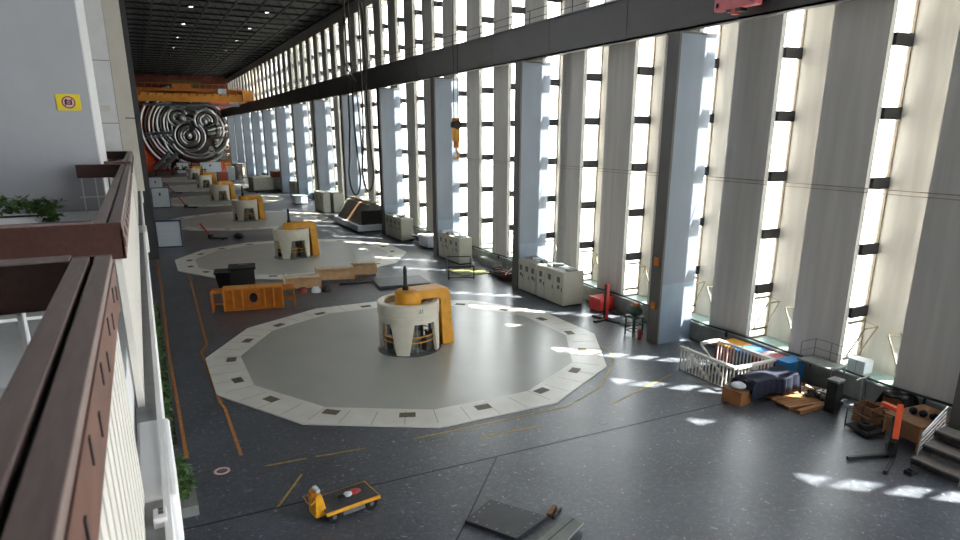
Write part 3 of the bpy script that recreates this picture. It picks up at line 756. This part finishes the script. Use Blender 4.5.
# control cabinets along the wall
def cabinet(x0, x1, y0, y1, h, label, doors, clutter=True):
    t = thing('control_cabinet', label, 'cabinet', ((x0+x1)/2, y0, 0), 0, 'grey control cabinets before the window wall')
    hw = (x1-x0)/2; D = y1-y0
    MB().box(-hw, hw, 0, D, .1, h, 'cabinet').build('body', t, bevel=.02)
    MB().box(-hw+.05, hw-.05, .05, D-.05, 0, .1, 'black').build('plinth', t)
    for i in range(doors):
        a = D*i/doors+.04; e = D*(i+1)/doors-.04
        d = MB().box(-hw-.03, -hw-.002, a, e, .18, h-.06, 'cabinet').build('door', t)
        MB().box(-hw-.06, -hw-.03, a+.08, a+.12, h*.45, h*.55, 'black').build('handle', d)
        q = MB().box(-hw-.045, -hw-.03, (a+e)/2-.16, (a+e)/2+.16, h*.68, h*.84, 'dial')
        if i % 2 == 0: q.box(-hw-.045, -hw-.03, (a+e)/2-.12, (a+e)/2+.12, h*.5, h*.6, 'dial')
        q.build('meter', d)
    if clutter:
        b = MB()
        for i in range(6):
            yy = D*(i+.5)/6; b.box(-.3+random.uniform(-.2, .2), .1+random.uniform(0, .3), yy-.2, yy+.15, h, h+random.uniform(.06, .2), random.choice(['ledge', 'panelwhite', 'stripgrey']))
        b.build('top_terminals', t)
    return t
cabinet(21.5, 22.95, 31.6, 34.6, 2.12, 'grey control cabinet nearest in the row, with its end face in view', 3)
cabinet(21.5, 22.95, 34.7, 36.9, 2.1, 'grey control cabinet standing behind the nearest one, against the second column', 3)
cabinet(21.6, 22.75, 46.4, 50.4, 2.1, 'grey control cabinet beside the black table frame', 4)
cabinet(21.6, 22.8, 59.4, 64.0, 2.2, 'grey control cabinet right of the tilted machine', 4)
cabinet(20.7, 21.6, 86.0, 91.0, 2.6, 'narrow grey cabinet left of the tilted machine, left of the pair', 2, False)
cabinet(21.9, 23.2, 85.5, 90.0, 2.6, 'narrow grey cabinet left of the tilted machine, right of the pair', 2, False)
cabinet(21.5, 23.2, 108, 112, 2.6, 'distant grey cabinet with dark side, far along the window wall', 2, False)
cabinet(21.5, 23.2, 135, 139, 2.6, 'farthest grey cabinet along the window wall', 2, False)

# machine with sloped dark panels on a white pallet
t = thing('tilted_machine', 'dark slatted machine tilted on a long white pallet by the window wall', 'machine', (21.2, 67, 0))
MB().box(-1.7, 1.6, 0, 9.8, .12, .75, 'panelwhite').build('pallet', t, bevel=.05)
b = MB()
for i in range(4): b.box(-1.5, 1.4, .4+i*2.8, .9+i*2.8, 0, .12, 'wood_d')
b.build('skid', t)
for i in range(3):
    y0 = .5+i*3.0
    b = MB().add([(x, y, z) for y in (y0, y0+2.9) for x, z in ((-1.3, .75), (1.4, .75), (1.4, 2.5), (.5, 2.9), (-.1, 2.7))],
                 [tuple(range(5)), tuple(range(9, 4, -1))]+[(k, (k+1) % 5, 5+(k+1) % 5, 5+k) for k in range(5)], ['slat', 'tan_d', 'slat'][i])
    b.build('sloped_panel', t)
MB().box(-1.1, 1.2, .4, .5, .75, 2.2, 'darkmetal').build('end_plate', t)
b = MB()
for y in (1, 4, 7, 9): b.bar((.2, y, 2.85), (1.3, y+.8, 2.95), .2, .15, 'tan_pale')
b.bar((.3, .6, 2.95), (.3, 9.4, 2.95), .15, .12, 'tan_pale').build('top_timber', t)

# table frame, mat and scrap near second column
t = thing('table_frame', 'bare black steel table frame standing on the floor by a yellow mat', 'frame', (20.2, 43.3, 0), R(-22))
for x in (-.9, .9):
    for y in (-1.9, 1.9): MB().bar((x, y, 0), (x, y, .95), .07, .07, 'black').build('leg', t)
for z, nm in ((.12, 'lower_rail'), (.95, 'top_rail')):
    b = MB().bar((-.9, -1.9, z), (.9, -1.9, z), .06, .06, 'black').bar((-.9, 1.9, z), (.9, 1.9, z), .06, .06, 'black').bar((-.9, -1.9, z), (-.9, 1.9, z), .06, .06, 'black')
    if z > .5: b.bar((.9, -1.9, z), (.9, 1.9, z), .06, .06, 'black')
    b.build(nm, t)
tag(MB().box(-1.2, 1.2, -1.2, 1.2, 0, .04, 'limegreen').build('floor_mat', loc=(21.1, 43.6, 0)), 'yellow-green mat on the floor by the black table frame', 'mat')
def scrap(name, label, loc, n, ext, mats, seed, long=.9, cat='scrap', zl=.5):
    rnd = random.Random(seed); b = MB()
    for i in range(n):
        c = Vector((rnd.uniform(-1, 1)*ext[0], rnd.uniform(-1, 1)*ext[1], .08+rnd.random()*ext[2]))
        d = Vector((rnd.uniform(-1, 1), rnd.uniform(-1, 1), rnd.uniform(-.12, .12))).normalized()*long*rnd.uniform(.3, 1)
        s_ = rnd.uniform(.04, .12); a, e = c-d/2, c+d/2; a.z = max(a.z, .06); e.z = max(e.z, .06)
        b.bar(a, e, s_, s_, rnd.choice(mats))
    return tag(b.build(name, loc=loc), label, cat, None, 'stuff')
scrap('scrap_heap', 'tangled heap of dark metal offcuts beside the second column', (22.6, 40.6, 0), 90, (.5, 1.6, .5), ['black', 'darkmetal', 'steel', 'pipe_red', 'wood_d'], 21, 1.6)
tag(MB().box(23.3, 23.85, 43.4, 46.2, .0, .55, 'ledge').build('concrete_block'), 'long low concrete block against the ledge by the third cabinet', 'block')
t = thing('white_crate', 'white lidded crate between two grey cabinets by the wall', 'crate', (23.0, 55.5, 0))
MB().box(-.8, .8, -1.1, 1.1, .1, 1.0, 'panelwhite').build('body', t, bevel=.03)
MB().box(-.85, .85, -1.15, 1.15, 1.0, 1.1, 'white').build('lid', t)
MB().box(-.6, .6, -.9, .9, 0, .1, 'black').build('base', t)
scrap('pipe_offcuts', 'pale pipe offcuts heaped by the white crate', (22.9, 58.1, 0), 30, (.6, .8, .7), ['panelwhite', 'steel', 'black'], 8, 1.2)

# red box and red post with feet
t = thing('red_chest', 'red metal chest standing against the ledge behind the red post', 'chest', (23.2, 30.1, 0), R(4))
MB().box(-.55, .55, -.5, .5, .1, .75, 'red').build('body', t, bevel=.05)
MB().box(-.58, .58, -.53, .53, .75, .85, 'red').build('lid', t, bevel=.03)
MB().box(-.45, .45, -.4, .4, 0, .1, 'black').build('base', t)
t = thing('red_stand', 'red upright post on black floor feet before the red chest', 'stand', (22.15, 28.3, 0), R(12))
MB().box(-.1, .1, -.1, .1, .05, 2.05, 'red').build('post', t)
MB().box(-.14, -.1, -.06, .06, .3, 1.9, 'black').build('post_strip', t)
MB().box(-.12, .12, -1.1, .9, 0, .1, 'black').build('foot', t)
MB().box(-.9, .3, -.1, .1, .0, .1, 'black').build('foot', t)
tag(MB().box(-.7, .7, -.25, .25, 0, .16, 'ledge').build('grey_slab', loc=(23.0, 27.0, 0)), 'grey slab lying at the foot of the ledge near the red post', 'slab')
t = thing('step_stool', 'small dark green stool standing before the nearest steel column', 'stool', (21.7, 25.35, 0))
for x in (-.3, .3):
    for y in (-.3, .3): MB().bar((x, y, 0), (x, y, .95), .06, .06, 'green').build('leg', t)
MB().box(-.36, .36, -.36, .36, .95, 1.03, 'green').build('seat', t)
b = MB()
for z in (.25, .6): b.bar((-.3, -.3, z), (.3, -.3, z), .04, .04, 'green').bar((-.3, .3, z), (.3, .3, z), .04, .04, 'green').bar((-.3, -.3, z), (-.3, .3, z), .04, .04, 'green').bar((.3, -.3, z), (.3, .3, z), .04, .04, 'green')
b.build('stretcher', t)
t = thing('green_pump', 'dark green pump casing resting on the small green stool', 'pump', (21.7, 25.35, 1.03))
o = MB().lathe([(.0001, -.35), (.24, -.35), (.27, -.1), (.27, .2), (.2, .35), (.0001, .35)], 'green', 18).build('casing', t, (0, 0, .27), smooth=True); o.rotation_euler = (PI/2, 0, 0)
MB().box(-.1, .1, -.2, .1, .5, .68, 'orange_dull').build('terminal_box', t)
tag(MB().lathe([(.0001, .55), (.05, .55), (.11, .45), (.11, 0)], 'red', 14).build('fire_extinguisher', loc=(21.45, 24.6, 0)), 'small red bottle standing at the foot of the nearest steel column', 'bottle')

# stair railing
t = thing('stair_railing', 'white slatted railing around the stair opening in the floor', 'railing', (0, 0, 0))
X0, X1, Y0_, Y1_, RH = 20.1, 22.3, 17.25, 20.35, 1.0
b = MB()
b.box(X0-.08, X0+.08, Y0_, Y1_, RH, RH+.1, 'offwhite').build('top_rail', t)
MB().box(X1-.1, X1+.1, Y0_, Y1_, RH, RH+.1, 'offwhite').build('top_rail', t)
MB().box(X0+.08, X1-.1, Y0_-.05, Y0_+.12, RH, RH+.1, 'offwhite').build('top_rail', t)
MB().box(X0+1.2, X1-.1, Y1_-.12, Y1_+.05, RH, RH+.1, 'offwhite').build('top_rail', t)
for x in (X0, X1):
    for i in range(17):
        y = Y0_+.08+i*(Y1_-Y0_-.16)/16
        MB().box(x-.022, x+.022, y-.022, y+.022, 0, RH, 'offwhite').build('baluster', t)
for i in range(1, 12):
    x = X0+i*(X1-X0)/12
    MB().box(x-.022, x+.022, Y0_, Y0_+.044, 0, RH, 'offwhite').build('baluster', t)
MB().bar((X0+.3, Y1_-.1, RH), (X0+.3, Y0_+.5, -1.), .07, .09, 'offwhite').build('stair_handrail', t)
MB().bar((X0+1.2, Y1_, RH), (X0+1.2, Y0_+.5, -1.), .07, .09, 'offwhite').build('stair_handrail', t)
MB().box(X0-.03, X0+.03, Y0_, Y1_, .0, .06, 'steel').build('base_rail', t)
MB().box(X1-.03, X1+.03, Y0_, Y1_, .0, .06, 'steel').build('base_rail', t)

# coloured boards beside the stairwell
def board_box(name, label, x0, x1, y0, y1, z, top, side, tilt=0):
    t = thing(name, label, 'box', ((x0+x1)/2, (y0+y1)/2, 0), tilt, 'coloured boxes behind the stair railing')
    a, c = (x1-x0)/2, (y1-y0)/2
    MB().box(-a, a, -c, c, 0, z-.06, side).build('body', t)
    MB().box(-a-.03, a+.03, -c-.03, c+.03, z-.06, z, top).build('lid', t)
    return t
board_box('display_box', 'low box with a yellow-orange lid and dark red side behind the stair railing', 22.65, 23.8, 19.75, 20.75, .8, 'yelloworange', 'darkred')
board_box('display_box', 'low box with a bright blue lid between the orange and striped boxes', 22.65, 23.8, 18.75, 19.65, .8, 'blue', 'bluepaint')
t = board_box('display_box', 'low box with a pink and white striped lid behind the stair railing', 22.65, 23.8, 17.65, 18.65, .8, 'pink', 'darkred')
MB().box(-.6, .6, .15, .4, .8, .815, 'panelwhite').build('lid_stripe', t)
board_box('display_box', 'largest bright blue box next to the navy cloth', 22.75, 23.8, 16.95, 17.55, .95, 'blue', 'blue')

# table under navy cloth, carton
t = thing('cloth_covered_table', 'table draped in a crumpled navy cloth beside the stair railing', 'table', (20.95, 16.5, 0), R(-6))
rnd = random.Random(5)
def drape(L_, W_, H, hang, m, seed, nx=26, ny=14):
    rnd = random.Random(seed); ph = [rnd.uniform(0, 6) for _ in range(6)]
    V = []; F = []
    for i in range(nx+1):
        for j in range(ny+1):
            u = -1.28+2.56*i/nx; v = -1.45+2.9*j/ny
            x = max(-1, min(1, u))*L_/2; y = max(-1, min(1, v))*W_/2
            over = max(abs(u)-1, 0)*L_/2*1.0+max(abs(v)-1, 0)*W_/2*2.0
            z = H-over*1.8+.05*math.sin(u*5+ph[0])+.04*math.sin(v*4+u*3+ph[1])
            wob = .06*math.sin(u*11+ph[2]) if abs(v) > 1 else .05*math.sin(v*9+ph[3])
            if abs(v) > 1: y += math.copysign(.07+abs(wob)+over*.12, v)
            if abs(u) > 1: x += math.copysign(.07+abs(wob)+over*.12, u)
            V.append((x, y, max(z, H-hang, .03)))
    for i in range(nx):
        for j in range(ny):
            o = i*(ny+1)+j; F.append((o, o+1, o+ny+2, o+ny+1))
    return MB().add(V, F, m)
MB().box(-1.05, 1.05, -.42, .42, .78, .84, 'wood_d').build('table_top', t)
for x in (-.95, .95):
    for y in (-.34, .34): MB().box(x-.04, x+.04, y-.04, y+.04, 0, .78, 'wood_d').build('leg', t)
b = MB().bar((-1.0, -.34, .3), (1.0, -.34, .3), .04, .06, 'wood_d').build('stretcher', t)
cl = drape(2.1, .84, .95, .8, 'navy', 9).build('navy_cloth', smooth=True); so = cl.modifiers.new('thick', 'SOLIDIFY'); so.thickness = .02
cl.location = (21.0, 16.5, 0); cl.rotation_euler = (0, 0, R(-6)); tag(cl, 'crumpled navy cloth draped over the table by the stair railing', 'cloth')
t = thing('cardboard_box', 'brown cardboard box on the floor at the end of the navy cloth', 'box', (19.55, 16.6, 0), R(8))
MB().box(-.36, .36, -.42, .42, 0, .52, 'carton').build('carton', t)
MB().box(-.38, .38, -.44, .44, .52, .55, 'wood_d').build('flap', t)
tag(MB().sphere((0, 0, .1), .3, 'panelwhite', 12, .4).sphere((.25, .1, .08), .22, 'stripgrey', 12, .45).build('white_bundle', loc=(19.58, 16.62, .55), smooth=True), 'white crumpled bundle lying on the cardboard box', 'bundle')
tag(MB().sphere((0, 0, .45), .6, 'panelwhite', 16, .55).sphere((.3, .3, .3), .45, 'offwhite', 16, .5).build('white_sack', loc=(21.0, 18.9, -1.2), smooth=True), 'rounded white sack inside the stair opening', 'sack')

# pallets and scrap
t = thing('wooden_pallet', 'flat wooden pallet on the floor right of the navy cloth', 'pallet', (21.55, 15.5, 0), R(-8))
b = MB()
for i in range(6): b.box(-.9, .9, -.6+i*.2, -.43+i*.2, .1, .14, 'wood')
b.build('deck_boards', t)
for y in (-.55, 0, .5): MB().box(-.9, .9, y, y+.09, 0, .1, 'wood_d').build('bearer', t)
tag(MB().box(-.85, .85, -.1, .1, 0, .14, 'wood').build('wooden_plank', loc=(21.5, 14.72, 0)), 'single wooden plank lying before the wooden pallet', 'plank')
scrap('scrap_heap', 'heap of small metal scrap lying on the floor behind the pallet', (22.55, 15.1, 0), 120, (.3, .55, .35), ['steel', 'darkmetal', 'black', 'tan_pale'], 31, .5)
tag(MB().box(-.35, .35, -.22, .22, .0, .3, 'tan_pale').box(-.3, .1, -.15, .15, .3, .42, 'wood_d').build('small_carton', loc=(22.62, 16.2, 0)), 'small tan box lying just behind the wooden pallet', 'box')

# scaffold trolley
t = thing('scaffold_trolley', 'grey steel work platform with thin guard rails by the window ledge', 'platform', (23.35, 15.9, 0)); t.scale = (1, .62, .85)
for x in (-.4, .4):
    for y in (-1.15, 1.15): MB().bar((x, y, 0), (x, y, 1.5), .05, .05, 'steel').build('leg', t)
MB().box(-.48, .48, -1.25, 1.25, 1.38, 1.46, 'ledge').build('platform_board', t)
b = MB()
for z in (1.85, 2.3):
    b.bar((.45, -1.15, z), (.45, 1.15, z), .025, .025, 'steel').bar((-.4, 1.15, z), (.45, 1.15, z), .025, .025, 'steel')
for x, y in ((.45, -1.15), (.45, 0), (.45, 1.15), (-.4, 1.15)): b.bar((x, y, 1.4), (x, y, 2.3), .03, .03, 'steel')
b.build('guard_rail', t)
for x in (-.4, .4): MB().bar((x, 1.15, .2), (x, -1.15, 1.35), .05, .05, 'steel').build('brace', t)
t = thing('loudspeaker', 'tall black box loudspeaker standing on the floor right of the pallet', 'loudspeaker', (22.05, 14.35, 0), R(6)); t.scale = (.85, .85, .95)
MB().box(-.26, .26, -.22, .22, 0, 1.25, 'black').build('cabinet_box', t, bevel=.02)
MB().box(-.29, .29, -.25, .25, 1.25, 1.33, 'ledge').build('top_lid', t)
MB().box(-.23, .23, -.235, -.22, .08, 1.18, 'rubber').build('grille', t)
t = thing('pipe_stand', 'bright metal pipe stand beside the black loudspeaker', 'stand', (22.75, 13.65, 0))
for x in (-.14, .14): MB().bar((x, 0, 0), (x*.7, .12, 1.35), .05, .05, 'bright').build('leg', t)
MB().bar((-.4, .12, 1.35), (.3, .12, 1.4), .06, .06, 'bright').build('cross_bar', t)
t = thing('white_casing', 'white metal casing standing on the green window ledge', 'casing', (24.55, 15.1, .9)); t.scale = (.8, .8, .62)
MB().box(-.35, .35, -.45, .45, 0, .85, 'panelwhite').build('body', t, bevel=.03)
MB().box(-.36, -.35, -.02, .0, .05, .8, 'stripgrey').build('seam', t)

# benches, crates and black sheet
def crate(label, x, y, sx, sy, h, rz=0, m='wood_d'):
    t = thing('wooden_crate', label, 'crate', (x, y, 0), rz, 'wooden crates by the ledge')
    b = MB()
    n_ = 3
    for i in range(n_):
        z0 = .02+i*h/n_; z1 = z0+h/n_-.03
        b.box(-sx/2, sx/2, -sy/2, -sy/2+.03, z0, z1, m).box(-sx/2, sx/2, sy/2-.03, sy/2, z0, z1, m)
        b.box(-sx/2, -sx/2+.03, -sy/2+.03, sy/2-.03, z0, z1, m).box(sx/2-.03, sx/2, -sy/2+.03, sy/2-.03, z0, z1, m)
    b.build('slats', t)
    MB().box(-sx/2+.03, sx/2-.03, -sy/2+.03, sy/2-.03, .02, .05, 'wood').build('bottom', t)
    q = MB()
    for a in (-1, 1):
        for c in (-1, 1): q.box(a*(sx/2-.06)-.03, a*(sx/2-.06)+.03, c*(sy/2-.06)-.03, c*(sy/2-.06)+.03, 0, h, 'wood')
    q.build('corner_post', t)
    return t
crate('brown wooden crate right of the black loudspeaker', 22.85, 13.0, .55, .6, .55, .0)
crate('brown wooden crate in front of the black sheet, below the window ledge', 22.2, 13.1, .6, .7, .7, -.05)
b = drape(.55, .8, .95, .5, 'blackcloth', 4, 16, 12).build('black_sheet', smooth=True); b.location = (23.5, 12.85, 0); so = b.modifiers.new('thick', 'SOLIDIFY'); so.thickness = .02
tag(b, 'crumpled black sheet over the crates below the window ledge', 'sheet')
crate('low wooden crate holding the black sheet against the ledge', 23.5, 12.85, .6, .75, .9, 0)
t = thing('work_bench', 'wooden bench with pale top and thin grey steel frame below the concrete pillar', 'bench', (22.2, 11.35, 0), R(-6))
MB().box(-.72, 1.2, -.6, .75, .84, .9, 'wood_d').build('bench_top', t)
for x in (-.66, 1.14):
    for y in (-.54, .69): MB().bar((x, y, 0), (x, y, .84), .06, .06, 'wood').build('leg', t)
MB().box(-.7, -.66, -.5, .65, .3, .8, 'wood_d').build('apron', t)
MB().box(-.6, 1.1, -.5, .66, .3, .34, 'wood_d').build('shelf', t)
BT = Matrix.Translation((22.2, 11.35, 0)) @ Matrix.Rotation(R(-6), 4, 'Z')
for i, (x, y, lab, m) in enumerate(((.05, .3, 'dark blue ball on the bench, left of three', 'navy'), (.12, 0, 'dark blue ball on the bench, middle of three', 'navy'), (.2, -.3, 'nearly black ball on the bench, right of three', 'navy'))):
    p = BT @ Vector((x, y, .9)); tag(MB().sphere((0, 0, .12), .13, m, 16, .92).build('dark_ball', loc=p, smooth=True), lab, 'ball', 'balls on the wooden bench')
t = thing('wire_trolley', 'thin black wire frame trolley standing before the wooden bench', 'trolley', (21.35, 12.6, 0), R(-10)); t.scale = (1, .62, .8)
for z, nm in ((.15, 'lower_rail'), (.9, 'top_rail')):
    b = MB().bar((-.35, -.8, z), (-.35, .8, z), .03, .03, 'black').bar((.35, -.8, z), (.35, .8, z), .03, .03, 'black').bar((-.35, -.8, z), (.35, -.8, z), .03, .03, 'black').bar((-.35, .8, z), (.35, .8, z), .03, .03, 'black')
    b.build(nm, t)
for x in (-.35, .35):
    for y in (-.8, .8): MB().bar((x, y, .04), (x, y, .95), .035, .035, 'black').build('leg', t)
MB().box(-.33, .33, -.78, .78, .17, .22, 'rubber').build('shelf', t)
tag(MB().lathe([(.1, .0), (.22, .0), (.26, .08), (.22, .16), (.1, .16)], 'rubber', 22).build('tyre', loc=(21.35, 12.6, .18)), 'black tyre lying on the wire trolley shelf', 'tyre')
# red orange hoist
t = thing('engine_hoist', 'red-orange tilted mast on long black floor legs before the bench', 'hoist', (20.4, 11.05, 0))
MB().bar((.05, 0, .62), (.5, .28, 1.62), .17, .15, 'red_orange').build('mast', t, bevel=.01)
MB().box(-.1, .1, -.1, .1, .1, .55, 'black').build('mast_foot', t)
MB().bar((-.1, .05, .07), (-1.45, .5, .07), .1, .12, 'black').build('leg', t)
MB().bar((0, -.1, .07), (-1.3, -.62, .07), .1, .12, 'black').build('leg', t)
MB().bar((.1, .1, .08), (.55, .5, .08), .1, .14, 'black').build('leg', t)
MB().bar((.5, .3, 1.4), (.72, .95, 1.36), .16, .14, 'red_orange').build('jib', t)
MB().tube([(.05, .1, .3), (.4, .35, 1.2)], .05, 'black').build('ram', t)
tag(MB().box(-.16, .16, -.12, .12, 0, .14, 'black').box(-.1, .08, -.08, .05, .14, .2, 'rubber').build('tool_bag', loc=(19.85, 10.1, 0)), 'small black tool bag on the floor at the hoist leg', 'bag')
# metal steps
t = thing('metal_steps', 'three-tread grey metal steps with thin handrail at the right picture edge', 'steps', (20.3, 9.1, 0))
for i in range(3):
    z = .32+i*.36; x = .0+i*.5
    b = MB().box(x, x+.62, -.1, 1.3, z-.06, z, 'tread').build('tread', t)
    MB().box(x, x+.03, -.1, 1.3, z-.2, z-.06, 'darkmetal').build('riser', t)
for y in (-.08, 1.28):
    b = MB()
    for i in range(3):
        z = .26+i*.36; x = i*.5
        b.bar((x+.04, y, 0), (x+.04, y, z), .045, .045, 'steel').bar((x+.58, y, 0), (x+.58, y, z), .045, .045, 'steel')
    b.bar((.04, y, .04), (1.6, y, .04), .045, .045, 'steel')
    b.build('side_frame', t)
h = MB().tube([(.3, 1.3, .3), (.35, 1.3, 1.05), (1.45, 1.3, 1.75), (1.55, 1.3, 1.0)], .022, 'bright', 6)
for i in range(4): h.tube([(.33+i*.0, 1.3, .45+i*.16), (1.5, 1.3, 1.12+i*.16)], .014, 'bright', 6)
h.build('handrail', t)

# left side pale boards
def white_board(label, x0, x1, y, h, loc_dz=0):
    t = thing('notice_board', label, 'board', (x0, y, 0), R(-10) if y < 70 else 0, 'pale boards in blue frames on the left')
    W_ = x1-x0
    b = MB().box(0, W_, 0, .5, .0, .12, 'bluepaint').box(0, .1, 0, .5, .12, h, 'bluepaint').box(W_-.1, W_, 0, .5, .12, h, 'bluepaint').box(0, W_, 0, .5, h, h+.1, 'bluepaint')
    b.build('frame', t)
    MB().box(.1, W_-.1, .04, .45, .12, h, 'panelwhite').build('panel', t)
    MB().box(W_*.42, W_*.52, .02, .04, h*.62, h*.78, 'dial').build('emblem', t) if y > 70 else None
white_board('pale board in a dark blue frame, nearest of those on the left', .5, 2.65, 66.0, 2.35)
white_board('pale board in a blue frame, second on the left beyond the nearest', .85, 3.2, 103, 2.7)
white_board('pale board in a blue frame, third and farthest along the left side', .95, 3.2, 131, 2.6)
white_board('pale board before the relief wall, left of two', 8.3, 11.3, 190, 2.8)
white_board('pale board before the relief wall, right of two', 13.9, 19.3, 190, 2.8)
t = thing('brown_stack', 'low brown stack of timber between the pale boards on the left', 'stack', (1.6, 71.2, 0))
for i in range(4): MB().box(-1.0, .6, -4+i*2, -2.2+i*2, 0, 1.2+.2*(i % 2), 'wood_d' if i % 2 else 'soil').build('timber_bundle', t)
for i, (x, y, lab) in enumerate(((5.4, 69.3, 'red pallet jack on the floor left of the second and third covers'), (5.1, 101, 'red pallet jack left between the third and fourth covers'), (4.6, 127.5, 'red pallet jack left between the fourth and fifth covers'))):
    if i == 0:
        pj = thing('pallet_jack', lab, 'pallet jack', (x, y, 0), R(-35), 'red pallet jacks on the floor'); pj.scale = (.8, .8, .8)
        for yy in (-.3, .3): MB().box(0, 1.9, yy-.12, yy+.12, .1, .22, 'black').build('fork', pj)
        MB().box(-.25, 0, -.35, .35, .1, .6, 'black').build('pump_body', pj)
        MB().bar((-.2, 0, .5), (-1.3, 0, 1.9), .14, .14, 'red').build('handle', pj)
        MB().bar((-1.3, -.3, 1.9), (-1.3, .3, 1.9), .1, .1, 'red').build('grip', pj)
        for yy in (-.3, .3):
            o = MB().lathe([(.0001, -.06), (.12, -.06), (.12, .06), (.0001, .06)], 'rubber', 14).build('wheel', pj, (1.6, yy, .12)); o.rotation_euler = (PI/2, 0, 0)
    else: dup(pj, (x, y, 0), lab)
tag(MB().sphere((0, 0, .25), .45, 'black', 12, .6).build('dark_bundle', loc=(7.9, 69.0, 0), smooth=True), 'small dark bundle on the floor right of the nearest red pallet jack', 'bundle')
# far clutter before the relief and along the right side
t = thing('dark_workbench', 'long dark workbench with tools before the relief wall', 'bench', (3, 184, 0))
MB().box(0, 12, 0, 1.6, 1.2, 1.4, 'black').build('bench_top', t)
for x in (.3, 4, 8, 11.6): MB().box(x-.1, x+.1, .2, 1.4, 0, 1.2, 'darkmetal').build('leg', t)
b = MB()
rnd = random.Random(3)
for i in range(14): x = rnd.uniform(.3, 11.5); b.box(x, x+rnd.uniform(.2, .7), .3, 1.2, 1.4, 1.4+rnd.uniform(.2, 1.0), rnd.choice(['steel', 'darkmetal', 'panelwhite', 'pipe_red']))
b.build('tool_rack', t)
t = thing('machine_wagon', 'distant grey machine wagon on a black chassis near the right wall', 'wagon', (19.7, 121.6, 0))
MB().box(-2.5, 2.6, 0, 6, .5, 2.6, 'slat').build('body', t, bevel=.1)
MB().box(-3.4, 2.9, -.5, 6.4, .2, .5, 'black').build('chassis', t)
MB().box(1.0, 2.6, .5, 3, 2.6, 3.6, 'pipe_red').build('top_box', t)
for x in (-2, 2):
    for y in (.6, 5.2):
        o = MB().lathe([(.0001, -.15), (.3, -.15), (.3, .15), (.0001, .15)], 'rubber', 16).build('wheel', t, (x, y, .3)); o.rotation_euler = (0, PI/2, 0)
for x, y, sx, sy, h, m, lab in ((15.2, 150, 2.0, 2.5, 2.2, 'pipe_red', 'distant reddish crate right of the fifth cover'), (17.5, 156, 1.6, 2.0, 3.0, 'panelwhite', 'distant tall white crate right of the sixth cover'),
                        (20.5, 100, 1.8, 2.5, 1.2, 'panelwhite', 'white low crate on the floor left of the narrow grey cabinets'), (19.5, 160, 2, 2, 3.4, 'darkmetal', 'distant tall dark crate near the far wall'), (21.5, 168, 1.8, 2.4, 3.2, 'beige', 'distant beige crate near the far wall'), (21.2, 190, 2.2, 2, 2.4, 'yelloworange', 'distant yellow crate below the relief')):
    t = thing('storage_crate', lab, 'crate', (x, y, 0), 0, 'distant crates in the hall')
    MB().box(-sx/2, sx/2, -sy/2, sy/2, .15, h, m).build('body', t, bevel=.04)
    MB().box(-sx/2-.05, sx/2+.05, -sy/2-.05, sy/2+.05, h, h+.1, m).build('lid', t)
    MB().box(-sx/2+.1, sx/2-.1, -sy/2+.1, sy/2-.1, 0, .15, 'black').build('base', t)

# ------------------------------------------------------------------ outdoors and light
struct(MB().box(25.6, 160, -80, 260, -1.2, -.9, 'ground').build('ground'))
wd = bpy.data.worlds.new('sky'); sc.world = wd; wd.use_nodes = True
bg = wd.node_tree.nodes['Background']
bg.inputs['Color'].default_value = (.93, .97, 1.0, 1); bg.inputs['Strength'].default_value = 3.2
sun = bpy.data.lights.new('sun', 'SUN'); sun.energy = 9; sun.angle = R(.8); sun.color = (1, .96, .88)
so = bpy.data.objects.new('sun', sun); COL.link(so)
dv = Vector((-.75*math.cos(R(61.5)), .66*math.cos(R(61.5)), -math.sin(R(61.5))))
so.rotation_euler = dv.to_track_quat('-Z', 'Y').to_euler()

cam = bpy.data.cameras.new('camera'); co = bpy.data.objects.new('camera', cam); COL.link(co)
co.location = (0, 0, 10); co.rotation_euler = (R(90-16.1), 0, R(-26.8))
cam.sensor_width = 36; cam.lens = 655/960*36; cam.shift_y = 52.8/960; cam.clip_end = 600; cam.clip_start = .05
cam.dof.use_dof = True; cam.dof.focus_distance = 32; cam.dof.aperture_fstop = 3.2
sc.camera = co
sc.view_settings.view_transform = 'Standard'; sc.view_settings.look = 'None'; sc.view_settings.gamma = 1
sc.view_settings.exposure = 2.35
sc.cycles.max_bounces = 10; sc.cycles.diffuse_bounces = 6; sc.cycles.transparent_max_bounces = 12
sc.cycles.sample_clamp_indirect = 6; sc.cycles.use_denoising = True
